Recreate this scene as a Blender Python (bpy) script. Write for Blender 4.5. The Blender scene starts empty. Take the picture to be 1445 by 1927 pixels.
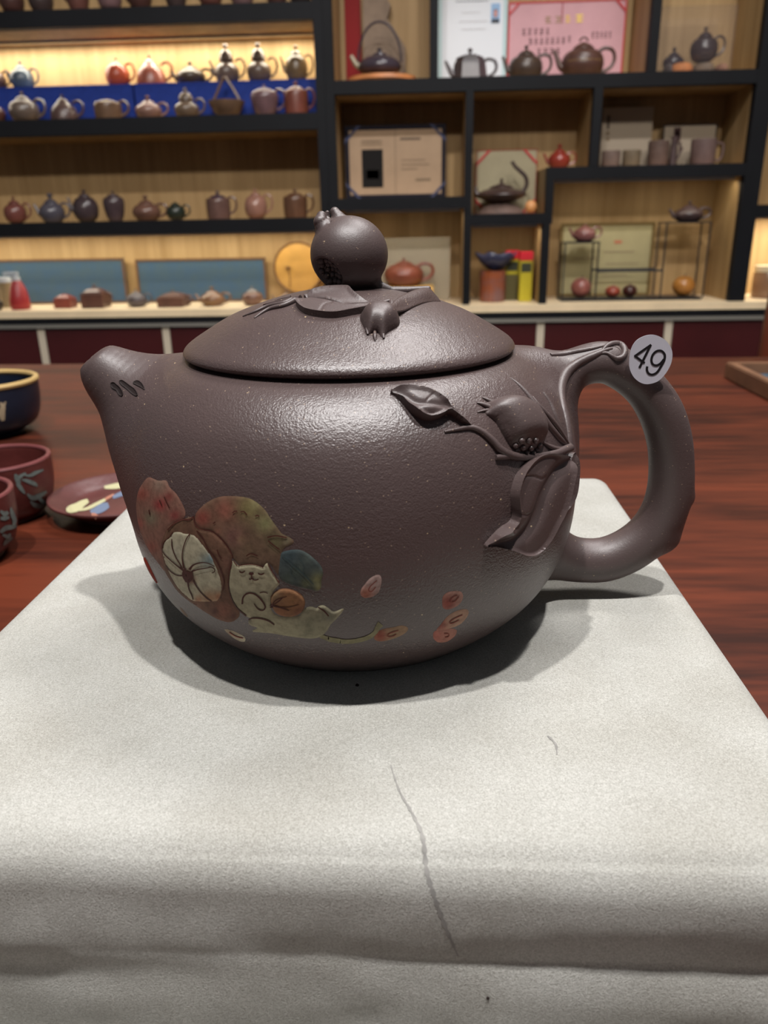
import bpy, bmesh, math, random
import numpy as np
from mathutils import Vector, Matrix
from mathutils.bvhtree import BVHTree
from mathutils.geometry import delaunay_2d_cdt
S = bpy.context.scene; C = S.collection
rnd = random.Random(7)
# ---------------------------------------------------------------- camera, world, lights, exposure
FP, CX, CY = 1480.0, 722.5, 963.5            # focal length and centre in pixels of the 1445 x 1927 frame
TH, RO, PS = math.radians(20.35), math.radians(1.1), math.radians(3.1)
TZ, CUSH = 0.76, 0.76 + 0.0625               # table top, cushion top
CH = 0.932                                   # camera height
_F = np.array([0, math.cos(TH), -math.sin(TH)]); _R = np.array([1., 0, 0]); _U = np.array([0, math.sin(TH), math.cos(TH)])
F_ = _F; R_ = _R * math.cos(RO) - _U * math.sin(RO); U_ = _U * math.cos(RO) + _R * math.sin(RO)
MZ = np.array([[math.cos(PS), -math.sin(PS), 0], [math.sin(PS), math.cos(PS), 0], [0, 0, 1]])
CAMP = np.array([0, 0, CH])
cd = bpy.data.cameras.new('camera'); cam = bpy.data.objects.new('camera', cd); C.objects.link(cam); S.camera = cam
cols = [MZ @ R_, MZ @ U_, -(MZ @ F_)]
m = Matrix.Identity(4)
for i in range(3):
    for j in range(3): m[j][i] = cols[i][j]
m[2][3] = CH; cam.matrix_world = m
cd.sensor_fit = 'HORIZONTAL'; cd.sensor_width = 36; cd.lens = 36 * FP / 1445; cd.clip_start = .01; cd.clip_end = 50
cd.dof.use_dof = True; cd.dof.focus_distance = .205; cd.dof.aperture_fstop = 30
w = bpy.data.worlds.new('world'); S.world = w; w.use_nodes = True
w.node_tree.nodes['Background'].inputs[0].default_value = (.86, .92, 1, 1)
w.node_tree.nodes['Background'].inputs[1].default_value = .085
S.view_settings.view_transform = 'Standard'; S.view_settings.look = 'None'; S.view_settings.gamma = 1
S.view_settings.exposure = .12; S.view_settings.use_curve_mapping = False
def lamp(name, loc, target, size, power, col, sy=None, spread=180):
    l = bpy.data.lights.new(name, 'AREA'); l.shape = 'RECTANGLE' if sy else 'DISK'; l.size = size
    if sy: l.size_y = sy
    l.energy = power; l.color = col; l.spread = math.radians(spread)
    o = bpy.data.objects.new(name, l); C.objects.link(o); o.location = loc
    o.rotation_euler = (Vector(target) - Vector(loc)).to_track_quat('-Z', 'Y').to_euler(); return o
lamp('ceiling_lamp_light', (-.27, -.13, 2.62), (-.03, .22, .8), .06, 25, (1, .975, .96))
lamp('ceiling_lamp_light', (.33, -.07, 2.62), (-.03, .22, .8), .06, 25, (1, .975, .96))
lamp('ceiling_panel_light', (.62, 1.20, 2.9), (.1, .4, .8), 1.0, 32, (1, .96, .94), .5)
lamp('shelf_fill_light', (.0, -1.3, 2.55), (-.05, 2.3, 1.12), 3.0, 4.5, (1, .93, .84), .15, spread=44)  # added fill aimed at the shelves, not a lamp of the shop
# ---------------------------------------------------------------- pixel helpers (a pixel and a plane give a point of the place)
def ray(u, v): return MZ @ (F_ + R_ * (u - CX) / FP + U_ * (CY - v) / FP)
def at(u, v, Y):
    d = ray(u, v); return CAMP + d * (Y / d[1])
def gz(u, v, z):
    d = ray(u, v); return CAMP + d * ((z - CH) / d[2])
PD = .22                                      # distance of the teapot's axis in front of the camera
def atp(u, v, dist=PD):                       # on the teapot's own plane, square to the view
    d = F_ + R_ * (u - CX) / FP + U_ * (CY - v) / FP; return d * (dist / d[1])     # camera-yaw frame, relative to camera
def pxm(p): return float(p @ F_) / FP         # metres per pixel at a point of that frame
def tow(P): return np.asarray(P) @ MZ.T + CAMP
# ---------------------------------------------------------------- materials
def lin(c): return tuple(((x / 255) / 12.92 if x / 255 <= .04045 else ((x / 255 + .055) / 1.055) ** 2.4) for x in c) + (1,)
_mc = {}
def mat(name, col, rough=.5, metal=0, coat=0, noise=0, nscale=40, bump=0, bscale=200, col2=None, emit=None, estr=0, alpha=None, attr=False, trans=0, spec=.5, stretch=None):
    key = (name, tuple(col), rough, noise, bump)
    if key in _mc: return _mc[key]
    mt = bpy.data.materials.new(name); mt.use_nodes = True; nt = mt.node_tree; b = nt.nodes['Principled BSDF']; L = nt.links
    b.inputs['Base Color'].default_value = lin(col); b.inputs['Roughness'].default_value = rough
    b.inputs['Metallic'].default_value = metal; b.inputs['Coat Weight'].default_value = coat; b.inputs['Coat Roughness'].default_value = .15
    b.inputs['Specular IOR Level'].default_value = spec if rough < .58 or spec != .5 else .18
    b.inputs['Transmission Weight'].default_value = trans
    if alpha is not None: b.inputs['Alpha'].default_value = alpha
    if emit: b.inputs['Emission Color'].default_value = lin(emit); b.inputs['Emission Strength'].default_value = estr
    tc = nt.nodes.new('ShaderNodeTexCoord'); vec = tc.outputs['Object']
    if stretch:
        mp = nt.nodes.new('ShaderNodeMapping'); mp.inputs['Scale'].default_value = stretch; L.new(vec, mp.inputs['Vector']); vec = mp.outputs['Vector']
    src = None
    if attr:
        a = nt.nodes.new('ShaderNodeVertexColor'); a.layer_name = 'Col'; src = a.outputs['Color']
    if noise or col2:
        n = nt.nodes.new('ShaderNodeTexNoise'); n.inputs['Scale'].default_value = nscale; n.inputs['Detail'].default_value = 5; n.inputs['Roughness'].default_value = .6
        L.new(vec, n.inputs['Vector'])
        mx = nt.nodes.new('ShaderNodeMix'); mx.data_type = 'RGBA'
        if col2:
            mx.inputs['A'].default_value = lin(col); mx.inputs['B'].default_value = lin(col2)
            r = nt.nodes.new('ShaderNodeValToRGB'); r.color_ramp.elements[0].position = .35; r.color_ramp.elements[1].position = .65
            L.new(n.outputs['Fac'], r.inputs['Fac']); L.new(r.outputs['Color'], mx.inputs['Factor'])
        else:
            mx.blend_type = 'MULTIPLY'; mx.inputs['Factor'].default_value = noise
            if src: L.new(src, mx.inputs['A'])
            else: mx.inputs['A'].default_value = lin(col)
            r = nt.nodes.new('ShaderNodeValToRGB'); r.color_ramp.elements[0].position = .3; r.color_ramp.elements[1].position = .6
            L.new(n.outputs['Fac'], r.inputs['Fac']); L.new(r.outputs['Color'], mx.inputs['B'])
        src = mx.outputs['Result']
    if src: L.new(src, b.inputs['Base Color'])
    if bump:
        n2 = nt.nodes.new('ShaderNodeTexNoise'); n2.inputs['Scale'].default_value = bscale; n2.inputs['Detail'].default_value = 3; L.new(vec, n2.inputs['Vector'])
        bp = nt.nodes.new('ShaderNodeBump'); bp.inputs['Strength'].default_value = bump; bp.inputs['Distance'].default_value = .001
        L.new(n2.outputs['Fac'], bp.inputs['Height']); L.new(bp.outputs['Normal'], b.inputs['Normal'])
    _mc[key] = mt; return mt
def clay_mat(nm='purple_clay', bs=.36):
    mt = bpy.data.materials.new(nm); mt.use_nodes = True; nt = mt.node_tree; b = nt.nodes['Principled BSDF']; L = nt.links
    N = lambda t: nt.nodes.new(t)
    g = N('ShaderNodeNewGeometry'); pos = g.outputs['Position']
    n = N('ShaderNodeTexNoise'); n.inputs['Scale'].default_value = 45; n.inputs['Detail'].default_value = 4; L.new(pos, n.inputs['Vector'])
    mx = N('ShaderNodeMix'); mx.data_type = 'RGBA'; mx.inputs['A'].default_value = lin((71, 58, 56)); mx.inputs['B'].default_value = lin((82, 67, 65)); L.new(n.outputs['Fac'], mx.inputs['Factor'])
    last = mx.outputs['Result']
    mp = N('ShaderNodeMapping'); mp.inputs['Rotation'].default_value = (.5, .3, .6); mp.inputs['Scale'].default_value = (1, .55, 1.3); L.new(pos, mp.inputs['Vector'])
    for sc, dens, th, c in ((1100, 60, .50, (165, 142, 120)), (1900, 110, .50, (136, 118, 108)), (640, 41, .75, (200, 176, 140))):
        v = N('ShaderNodeTexVoronoi'); v.inputs['Scale'].default_value = sc; L.new(mp.outputs['Vector'], v.inputs['Vector'])
        lt = N('ShaderNodeMath'); lt.operation = 'LESS_THAN'; lt.inputs[1].default_value = .20; L.new(v.outputs['Distance'], lt.inputs[0])
        sp = N('ShaderNodeSeparateColor'); L.new(v.outputs['Color'], sp.inputs['Color'])
        gt = N('ShaderNodeMath'); gt.operation = 'GREATER_THAN'; gt.inputs[1].default_value = .955 if sc < 1000 else .90; L.new(sp.outputs[0], gt.inputs[0])
        if sc == 640: gt.inputs[1].default_value = .987; lt.inputs[1].default_value = .15
        ml = N('ShaderNodeMath'); ml.operation = 'MULTIPLY'; L.new(lt.outputs[0], ml.inputs[0]); L.new(gt.outputs[0], ml.inputs[1])
        m2 = N('ShaderNodeMath'); m2.operation = 'MULTIPLY'; m2.inputs[1].default_value = th; L.new(ml.outputs[0], m2.inputs[0])
        k = N('ShaderNodeMix'); k.data_type = 'RGBA'; L.new(m2.outputs[0], k.inputs['Factor']); L.new(last, k.inputs['A']); k.inputs['B'].default_value = lin(c); last = k.outputs['Result']
    L.new(last, b.inputs['Base Color'])
    b.inputs['Roughness'].default_value = .37 if bs > .2 else .48; b.inputs['Specular IOR Level'].default_value = .68
    n2 = N('ShaderNodeTexNoise'); n2.inputs['Scale'].default_value = 900; n2.inputs['Detail'].default_value = 3; L.new(mp.outputs['Vector'], n2.inputs['Vector'])
    n3 = N('ShaderNodeTexNoise'); n3.inputs['Scale'].default_value = 2400; n3.inputs['Detail'].default_value = 1; L.new(pos, n3.inputs['Vector'])
    ad = N('ShaderNodeMath'); ad.operation = 'ADD'; L.new(n2.outputs['Fac'], ad.inputs[0]); L.new(n3.outputs['Fac'], ad.inputs[1])
    bp = N('ShaderNodeBump'); bp.inputs['Strength'].default_value = bs; bp.inputs['Distance'].default_value = .0003; L.new(ad.outputs[0], bp.inputs['Height']); L.new(bp.outputs['Normal'], b.inputs['Normal'])
    return mt
def wood_mat(name, c1, c2, scale, rough, along, coat=0, band=14, detail_mix=.5):
    mt = bpy.data.materials.new(name); mt.use_nodes = True; nt = mt.node_tree; b = nt.nodes['Principled BSDF']; L = nt.links; N = lambda t: nt.nodes.new(t)
    g = N('ShaderNodeNewGeometry'); mp = N('ShaderNodeMapping'); mp.inputs['Scale'].default_value = along; L.new(g.outputs['Position'], mp.inputs['Vector'])
    n = N('ShaderNodeTexNoise'); n.inputs['Scale'].default_value = scale; n.inputs['Detail'].default_value = 6; n.inputs['Roughness'].default_value = .65; n.inputs['Distortion'].default_value = .6; L.new(mp.outputs['Vector'], n.inputs['Vector'])
    n2 = N('ShaderNodeTexNoise'); n2.inputs['Scale'].default_value = scale * 7; n2.inputs['Detail'].default_value = 3; L.new(mp.outputs['Vector'], n2.inputs['Vector'])
    a = N('ShaderNodeMix'); a.data_type = 'FLOAT'; a.inputs['Factor'].default_value = .3; L.new(n.outputs['Fac'], a.inputs['A']); L.new(n2.outputs['Fac'], a.inputs['B'])
    r = N('ShaderNodeValToRGB'); r.color_ramp.elements[0].position = .38; r.color_ramp.elements[1].position = .62
    r.color_ramp.elements[0].color = lin(c1); r.color_ramp.elements[1].color = lin(c2); L.new(a.outputs['Result'], r.inputs['Fac']); L.new(r.outputs['Color'], b.inputs['Base Color'])
    b.inputs['Roughness'].default_value = rough; b.inputs['Specular IOR Level'].default_value = .3; b.inputs['Coat Weight'].default_value = coat; b.inputs['Coat Roughness'].default_value = .25
    return mt
CLAY = clay_mat(); CLAYS = clay_mat('smooth_purple_clay', .12)
OAK = wood_mat('light_oak', (150, 120, 78), (178, 148, 104), 1.2, .55, (9, 9, .5))
TABLEWOOD = wood_mat('rosewood', (46, 19, 12), (98, 44, 26), 2.2, .42, (1.1, 10, 10), .06)
BLACK = mat('black_metal', (17, 18, 22), .6, noise=.3, nscale=6, spec=.15)
# ---------------------------------------------------------------- mesh builder
class MB:
    def __init__(s): s.v = []; s.f = []; s.m = []; s.c = None
    def add(s, vs, fs, mi=0):
        o = len(s.v); s.v += [tuple(map(float, p)) for p in vs]; s.f += [tuple(i + o for i in f) for f in fs]; s.m += [mi] * len(fs); return s
    def box(s, x0, x1, y0, y1, z0, z1, mi=0, b=0.0):
        if b <= 0:
            vs = [(x, y, z) for z in (z0, z1) for y in (y0, y1) for x in (x0, x1)]
            return s.add(vs, [(0, 2, 3, 1), (4, 5, 7, 6), (0, 1, 5, 4), (2, 6, 7, 3), (0, 4, 6, 2), (1, 3, 7, 5)], mi)
        bm = bmesh.new(); bmesh.ops.create_cube(bm, size=1)
        for q in bm.verts: q.co = Vector(((x0 + x1) / 2 + q.co.x * (x1 - x0), (y0 + y1) / 2 + q.co.y * (y1 - y0), (z0 + z1) / 2 + q.co.z * (z1 - z0)))
        bmesh.ops.bevel(bm, geom=bm.edges[:], offset=b, segments=2, affect='EDGES'); bm.verts.index_update()
        s.add([q.co for q in bm.verts], [[q.index for q in f.verts] for f in bm.faces], mi); bm.free(); return s
    def tube(s, pts, rad, n=10, mi=0, caps=True, flat=1.0):
        P = [Vector(map(float, p)) for p in pts]; k = len(P)
        if not hasattr(rad, '__len__'): rad = [rad] * k
        up = None; o = len(s.v); vs = []; fs = []
        for i, p in enumerate(P):
            t = (P[min(i + 1, k - 1)] - P[max(i - 1, 0)]).normalized()
            if up is None: up = t.orthogonal().normalized()
            a = (up - t * up.dot(t)).normalized(); b = t.cross(a); up = a
            for j in range(n):
                an = 2 * math.pi * j / n; vs.append(p + (a * math.cos(an) + b * math.sin(an) * flat) * rad[i])
        for i in range(k - 1):
            for j in range(n): fs.append((i * n + j, i * n + (j + 1) % n, (i + 1) * n + (j + 1) % n, (i + 1) * n + j))
        if caps: fs.append(tuple(range(n))[::-1]); fs.append(tuple((k - 1) * n + j for j in range(n)))
        return s.add(vs, fs, mi)
    def lathe(s, prof, n=28, c=(0, 0, 0), mi=0, rot=0.0, sx=1, sy=1):
        vs = []; fs = []; k = len(prof)
        for r, z in prof:
            for j in range(n):
                an = 2 * math.pi * (j + rot) / n; vs.append((c[0] + r * math.cos(an) * sx, c[1] + r * math.sin(an) * sy, c[2] + z))
        for i in range(k - 1):
            for j in range(n): fs.append((i * n + j, i * n + (j + 1) % n, (i + 1) * n + (j + 1) % n, (i + 1) * n + j))
        if prof[0][0] > 1e-6: fs.append(tuple(range(n))[::-1])
        if prof[-1][0] > 1e-6: fs.append(tuple((k - 1) * n + j for j in range(n)))
        return s.add(vs, fs, mi)
    def ball(s, c, r, n=12, mi=0, sz=1.0):
        k = max(5, n // 2 + 1)
        return s.lathe([(max(1e-7, r * math.sin(math.pi * i / k)), -r * sz * math.cos(math.pi * i / k)) for i in range(k + 1)], n, c, mi)
def obj(name, mb, mats, parent=None, smooth=True, flatang=None, world=True, normals=None, kind=None, label=None):
    v = np.array(mb.v, float).reshape(-1, 3)
    if parent is not None and world: v = v - np.array(root_loc(parent))
    me = bpy.data.meshes.new(name); me.from_pydata(v.tolist(), [], mb.f); me.validate(clean_customdata=False)
    if not isinstance(mats, (list, tuple)): mats = [mats]
    for mm in mats: me.materials.append(mm)
    if len(mb.m) == len(me.polygons): me.polygons.foreach_set('material_index', mb.m)
    me.polygons.foreach_set('use_smooth', [smooth] * len(me.polygons))
    if mb.c is not None and len(mb.c) == len(me.vertices):
        ca = me.color_attributes.new('Col', 'FLOAT_COLOR', 'POINT'); ca.data.foreach_set('color', np.array(mb.c, np.float32).ravel())
    if normals is not None: me.normals_split_custom_set_from_vertices([tuple(x) for x in normals])
    elif smooth: me.set_sharp_from_angle(angle=math.radians(flatang or 40))
    me.update(); o = bpy.data.objects.new(name, me); C.objects.link(o)
    if parent is not None: o.parent = parent
    if kind: o['kind'] = kind
    if label: o['label'] = label
    return o
def root_loc(o):
    l = Vector((0, 0, 0))
    while o is not None: l += o.location; o = o.parent
    return l
def thing(name, label, cat, loc, group=None):
    o = bpy.data.objects.new(name, None); C.objects.link(o); o.location = tuple(map(float, loc)); o.empty_display_size = .02
    o['label'] = label; o['category'] = cat
    if group: o['group'] = group
    return o
def tag(o, label, cat, group=None):
    o['label'] = label; o['category'] = cat
    if group: o['group'] = group
    return o
def struct(name, mb, m_, smooth=False):
    o = obj(name, mb, m_, smooth=smooth); o['kind'] = 'structure'; return o
def catmull(P, n=8, closed=False):
    P = [np.array(p, float) for p in P]; k = len(P); out = []
    rng = range(k) if closed else range(k - 1)
    for i in rng:
        if closed: a, b, c, d = P[i - 1], P[i], P[(i + 1) % k], P[(i + 2) % k]
        else: a, b, c, d = P[max(i - 1, 0)], P[i], P[i + 1], P[min(i + 2, k - 1)]
        for j in range(n):
            t = j / n; out.append(.5 * ((2 * b) + (c - a) * t + (2 * a - 5 * b + 4 * c - d) * t * t + (3 * b - a - 3 * c + d) * t ** 3))
    if not closed: out.append(P[-1])
    return np.array(out)
def resample(P, step, closed=False):
    P = np.array(P, float)
    if closed: P = np.vstack([P, P[:1]])
    s = np.r_[0, np.cumsum(np.linalg.norm(np.diff(P, axis=0), axis=1))]; n = max(3, int(round(s[-1] / step)))
    t = np.linspace(0, s[-1], n + 1); 
    if closed: t = t[:-1]
    return np.stack([np.interp(t, s, P[:, i]) for i in range(P.shape[1])], 1)
# ---------------------------------------------------------------- the room
WX0, WX1, YS, YB = -2.6, 2.6, 2.2, 2.41
fl = MB(); fl.box(WX0, WX1, -2.5, 2.6, -.05, 0); floor = struct('floor', fl, mat('floor_tile', (120, 110, 100), .35, noise=.3, nscale=3))
bw = MB(); bw.box(WX0, WX1, YB + .03, YB + .13, 0, 3.0); struct('wall_back', bw, mat('plaster', (190, 180, 165), .9, noise=.15, nscale=8))
# tea table
tt = thing('tea_table', 'long polished reddish-brown wooden tea table under the white cloth cushion', 'table', (-.2, .2, 0))
b_ = MB(); b_.box(-1.25, 1.25, -.45, 1.034, TZ - .045, TZ, b=.004); obj('tabletop', b_, TABLEWOOD, tt)
b_ = MB(); b_.box(-1.15, 1.15, -.35, .93, TZ - .12, TZ - .0452); obj('apron', b_, TABLEWOOD, tt, smooth=False)
for x in (-1.1, 1.1):
    for y in (-.3, .88):
        b_ = MB(); b_.box(x - .035, x + .035, y - .035, y + .035, .0, TZ - .0452, b=.004); obj('leg', b_, TABLEWOOD, tt)
# ---------------------------------------------------------------- cloth-covered cushion
def cushion():
    x0, x1, y0, y1, z0, z1 = -.1275, .0835, .1125, .3445, TZ, CUSH
    mb = MB(); r = .0085
    def rc(p, rr):
        lo = np.array([x0 + rr, y0 + rr, z0 - .02]); hi = np.array([x1 - rr, y1 - rr, z1 - rr]); q = np.clip(p, lo, hi); d = p - q; n = np.linalg.norm(d)
        return q + d / n * rr if n > 0 else p
    nx, ny, nz = 190, 190, 70
    xs = np.linspace(x0, x1, nx); ys = np.linspace(y0, y1, ny)
    prof = []                                             # path over the block from front table contact to the back
    idx = {}
    vs = []
    def put(p): vs.append(p); return len(vs) - 1
    def nzf(x, y, s=1): 
        from mathutils import noise
        return noise.noise(Vector((x * s, y * s, 0)))
    rows = []
    # rows: the cloth lying on the table in front, front face, top, back face
    for t in np.linspace(1, 0, 26)[:-1]: rows.append(('lip', t))
    for t in np.linspace(0, 1, nz)[:-1]: rows.append(('front', t))
    for t in np.linspace(0, 1, ny): rows.append(('top', t))
    for t in np.linspace(1, 0, 10)[1:]: rows.append(('back', t))
    R = []
    H = z1 - z0
    for kind, t in rows:
        row = []
        side = [('L', s) for s in np.linspace(0, 1, 9)[:-1]] + [('M', s) for s in np.linspace(0, 1, nx)] + [('R', s) for s in np.linspace(1, 0, 9)[1:]]
        for sk, s in side:
            X = x0 if sk == 'L' else x1 if sk == 'R' else x0 + (x1 - x0) * s
            hz = 1.0 if sk == 'M' else s
            if kind == 'top': p = rc(np.array([X, y0 + (y1 - y0) * t, z0 + H * hz]), r)
            elif kind == 'front': p = rc(np.array([X, y0, z0 + H * min(t, hz)]), r)
            elif kind == 'back': p = rc(np.array([X, y1, z0 + H * min(t, hz)]), r)
            else: p = np.array([X, y0 - .05 * t, z0 + .0015])
            fx = (p[0] - x0) / (x1 - x0)
            if kind in ('front', 'lip'):
                if kind == 'front': h = (p[2] - z0) / H
                else: h = 0
                # a crisp tuck at the right, a soft sagging slope at the left
                soft = np.clip((.55 - fx) / .5, 0, 1)
                if kind == 'front':
                    crisp = np.clip((fx - .25) / .5, 0, 1); hh = (p[2] - z0) / H
                    hc = .615 - .03 * (fx - .5)
                    up = np.clip((1 - hh) / (1 - hc), 0, 1); lowr = np.clip((hc - hh) / .16, 0, 1)
                    out = (.0002 + .0016 * crisp) * math.sin(math.pi * min(up, 1)) * (up < 1)            # the cloth bellies out above the tuck
                    out += crisp * .0020 * (1 - (1 - lowr) ** 2) * (hh < hc) + .0006 * (1 - crisp) * (1 - hh) ** 1.2
                    out += .0022 * math.exp(-((hh - .72 + .25 * fx) / .14) ** 2) * (1 - crisp) * .4 - .0007 * math.exp(-((hh - .52) / .08) ** 2) * (1 - crisp)
                    out += .0009 * nzf(p[0], p[2] * 2.2, 28) * min(1, (1 - hh) * 2) + .0003 * nzf(p[0] + 5, p[2] * 1.2, 90) * min(1, (1 - hh) * 3)
                    p = p + np.array([0, -out * (1 if sk == 'M' else s), 0])
                else:
                    p = p + np.array([0, -.010 * soft, .0010 + .0012 * (1 + nzf(p[0], p[1], 45)) + .004 * (soft * (1 - t) ** 3) + .0022 * math.exp(-((t - .12) / .1) ** 2) * np.clip((fx - .3) * 2, 0, 1)])
            elif kind == 'top' and sk == 'M':
                # edge softness and small undulation, with one long crease
                e = .0006 * nzf(p[0], p[1], 18) + .00025 * nzf(p[0] + 3, p[1], 60)
                q_ = min(p[0] - x0, x1 - p[0], p[1] - y0, y1 - p[1]); p = p + np.array([0, 0, e * np.clip((q_ - r) / .02, 0, 1)])
            row.append(put(p))
        R.append(row)
    fs = []
    for a, b in zip(R[:-1], R[1:]):
        for j in range(len(a) - 1): fs.append((a[j], a[j + 1], b[j + 1], b[j]))
    mb.add(vs, fs)
    mt = bpy.data.materials.new('suede_cloth'); mt.use_nodes = True; nt = mt.node_tree; b = nt.nodes['Principled BSDF']; L = nt.links; N = lambda t: nt.nodes.new(t)
    g = N('ShaderNodeNewGeometry')
    n1 = N('ShaderNodeTexNoise'); n1.inputs['Scale'].default_value = 2500; n1.inputs['Detail'].default_value = 2; n1.inputs['Distortion'].default_value = 1.2; L.new(g.outputs['Position'], n1.inputs['Vector'])
    n2 = N('ShaderNodeTexNoise'); n2.inputs['Scale'].default_value = 28; n2.inputs['Detail'].default_value = 4; L.new(g.outputs['Position'], n2.inputs['Vector'])
    r1 = N('ShaderNodeValToRGB'); r1.color_ramp.elements[0].position = .36; r1.color_ramp.elements[1].position = .62
    r1.color_ramp.elements[0].color = lin((156, 155, 148)); r1.color_ramp.elements[1].color = lin((185, 184, 178)); L.new(n1.outputs['Fac'], r1.inputs['Fac'])
    r2 = N('ShaderNodeValToRGB'); r2.color_ramp.elements[0].position = .35; r2.color_ramp.elements[1].position = .6
    r2.color_ramp.elements[0].color = (.86, .85, .83, 1); r2.color_ramp.elements[1].color = (1, 1, 1, 1); L.new(n2.outputs['Fac'], r2.inputs['Fac'])
    mx = N('ShaderNodeMix'); mx.data_type = 'RGBA'; mx.blend_type = 'MULTIPLY'; mx.inputs['Factor'].default_value = 1; L.new(r1.outputs['Color'], mx.inputs['A']); L.new(r2.outputs['Color'], mx.inputs['B'])
    L.new(mx.outputs['Result'], b.inputs['Base Color']); b.inputs['Roughness'].default_value = .95; b.inputs['Sheen Weight'].default_value = .1; b.inputs['Specular IOR Level'].default_value = .15
    bp = N('ShaderNodeBump'); bp.inputs['Strength'].default_value = .7; bp.inputs['Distance'].default_value = .00035; L.new(n1.outputs['Fac'], bp.inputs['Height']); L.new(bp.outputs['Normal'], b.inputs['Normal'])
    root = thing('cushion', 'cream suede cloth cushion block carrying the large purple teapot', 'cushion', (-.022, .228, TZ))
    cl = obj('cloth_cover', mb, mt, root, flatang=80)
    # crease line drawn as a darker ribbon down the cloth, and a few specks of dirt
    bv = BVHTree.FromPolygons(mb.v, mb.f)
    cr = mat('crease_tone', (144, 142, 138), .95, noise=.3, nscale=300)
    for pts, wd in (([(735, 1440), (752, 1490), (775, 1530), (795, 1575), (803, 1640), (818, 1690), (838, 1745), (862, 1800)], (1.5, 2.5, 3.5, 5, 6, 5, 5, 2)), ([(1030, 1385), (1045, 1400), (1048, 1420)], (1.5, 3, 1.5))):
        mm = MB(); P = resample(catmull([p + (q,) for p, q in zip(pts, wd)], 6), 7); L_ = []
        for i, (u, v, ww) in enumerate(P):
            t = P[min(i + 1, len(P) - 1)][:2] - P[max(i - 1, 0)][:2]; t = t / np.linalg.norm(t); n_ = np.array([-t[1], t[0]])
            rr = []
            for sgn in (-1, 1):
                q = np.array([u, v]) + n_ * ww * sgn * (.7 + .3 * math.sin(i * 2.1)); h_ = bv.ray_cast(Vector(CAMP), Vector(ray(*q)).normalized())
                if h_[0] is None: break
                rr.append(tuple(h_[0] + Vector((0, -.00006, .00012))))
            if len(rr) == 2: L_.append(rr)
        k = len(L_); mm.add([p for a in L_ for p in a], [(2 * i, 2 * i + 1, 2 * i + 3, 2 * i + 2) for i in range(k - 1)]); obj('crease', mm, cr, cl)
    for u, v, rr in ((672, 1290, .0005), (918, 1878, .00035)):
        mm = MB(); h_ = bv.ray_cast(Vector(CAMP), Vector(ray(u, v)).normalized())
        if h_[0]: mm.ball(h_[0], rr, 8); obj('dirt_speck', mm, mat('dirt', (40, 30, 28), .9), cl)
cushion()
# ---------------------------------------------------------------- surfaces from distance fields (smooth joints of spout and handle)
def smin(a, b, k):
    h = np.maximum(k - np.abs(a - b), 0) / k; return np.minimum(a, b) - h * h * k * .25
def chain(P, pts, rad):
    d = np.full(len(P), 9.0)
    for i in range(len(pts) - 1):
        a, b = pts[i], pts[i + 1]; ab = b - a; t = np.clip(((P - a) @ ab) / (ab @ ab), 0, 1)
        d = np.minimum(d, np.linalg.norm(P - a - t[:, None] * ab, axis=1) - (rad[i] + (rad[i + 1] - rad[i]) * t))
    return d
def surfnet(f, lo, hi, h):
    lo = np.array(lo); n = np.ceil((np.array(hi) - lo) / h).astype(int) + 1
    ax = [lo[i] + h * np.arange(n[i]) for i in range(3)]; V = np.empty(n)
    for i in range(0, n[0], 12):
        g = np.stack(np.meshgrid(ax[0][i:i + 12], ax[1], ax[2], indexing='ij'), -1); V[i:i + 12] = f(g.reshape(-1, 3)).reshape(g.shape[:3])
    ins = V < 0; m_ = n - 1; acc = np.zeros(tuple(m_) + (3,)); cnt = np.zeros(tuple(m_))
    cor = [(a, b, c) for a in (0, 1) for b in (0, 1) for c in (0, 1)]
    sl = lambda A, c: A[c[0]:c[0] + m_[0], c[1]:c[1] + m_[1], c[2]:c[2] + m_[2]]
    for a in cor:
        for d in range(3):
            if a[d]: continue
            b = list(a); b[d] = 1; b = tuple(b); va, vb = sl(V, a), sl(V, b); x = (va < 0) != (vb < 0)
            t = np.where(x, va / np.where(x, va - vb, 1), 0)
            for q in range(3): acc[..., q] += x * (a[q] + (t if q == d else 0))
            cnt += x
    on = cnt > 0; idx = -np.ones(tuple(m_), int); idx[on] = np.arange(on.sum())
    I = np.argwhere(on); vs = lo + h * (I + acc[on] / cnt[on][:, None]); F = []
    for d in range(3):
        e, g = (d + 1) % 3, (d + 2) % 3
        s0 = [slice(None)] * 3; s0[d] = slice(0, n[d] - 1); s1 = [slice(None)] * 3; s1[d] = slice(1, n[d])
        A, B = ins[tuple(s0)], ins[tuple(s1)]
        for flip in (0, 1):
            E_ = np.argwhere((A & ~B) if not flip else (~A & B))
            ok = (E_[:, e] > 0) & (E_[:, g] > 0) & (E_[:, e] < m_[e]) & (E_[:, g] < m_[g]) & (E_[:, d] < m_[d]); E_ = E_[ok]
            q = []
            for de, dg in ((0, 0), (1, 0), (1, 1), (0, 1)):
                c = E_.copy(); c[:, e] -= 1 - de; c[:, g] -= 1 - dg; q.append(idx[c[:, 0], c[:, 1], c[:, 2]])
            q = np.stack(q, 1); F.append(q if not flip else q[:, ::-1])
    F = np.vstack(F)
    def grad(p):
        e = h * .3; G = np.stack([(f(p + np.eye(3)[k] * e) - f(p - np.eye(3)[k] * e)) / (2 * e) for k in range(3)], 1); return G / np.maximum(np.linalg.norm(G, axis=1, keepdims=True), 1e-9)
    for _ in range(2): vs = vs - grad(vs) * np.clip(f(vs), -h * .5, h * .5)[:, None]
    return vs, F, grad(vs)
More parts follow.
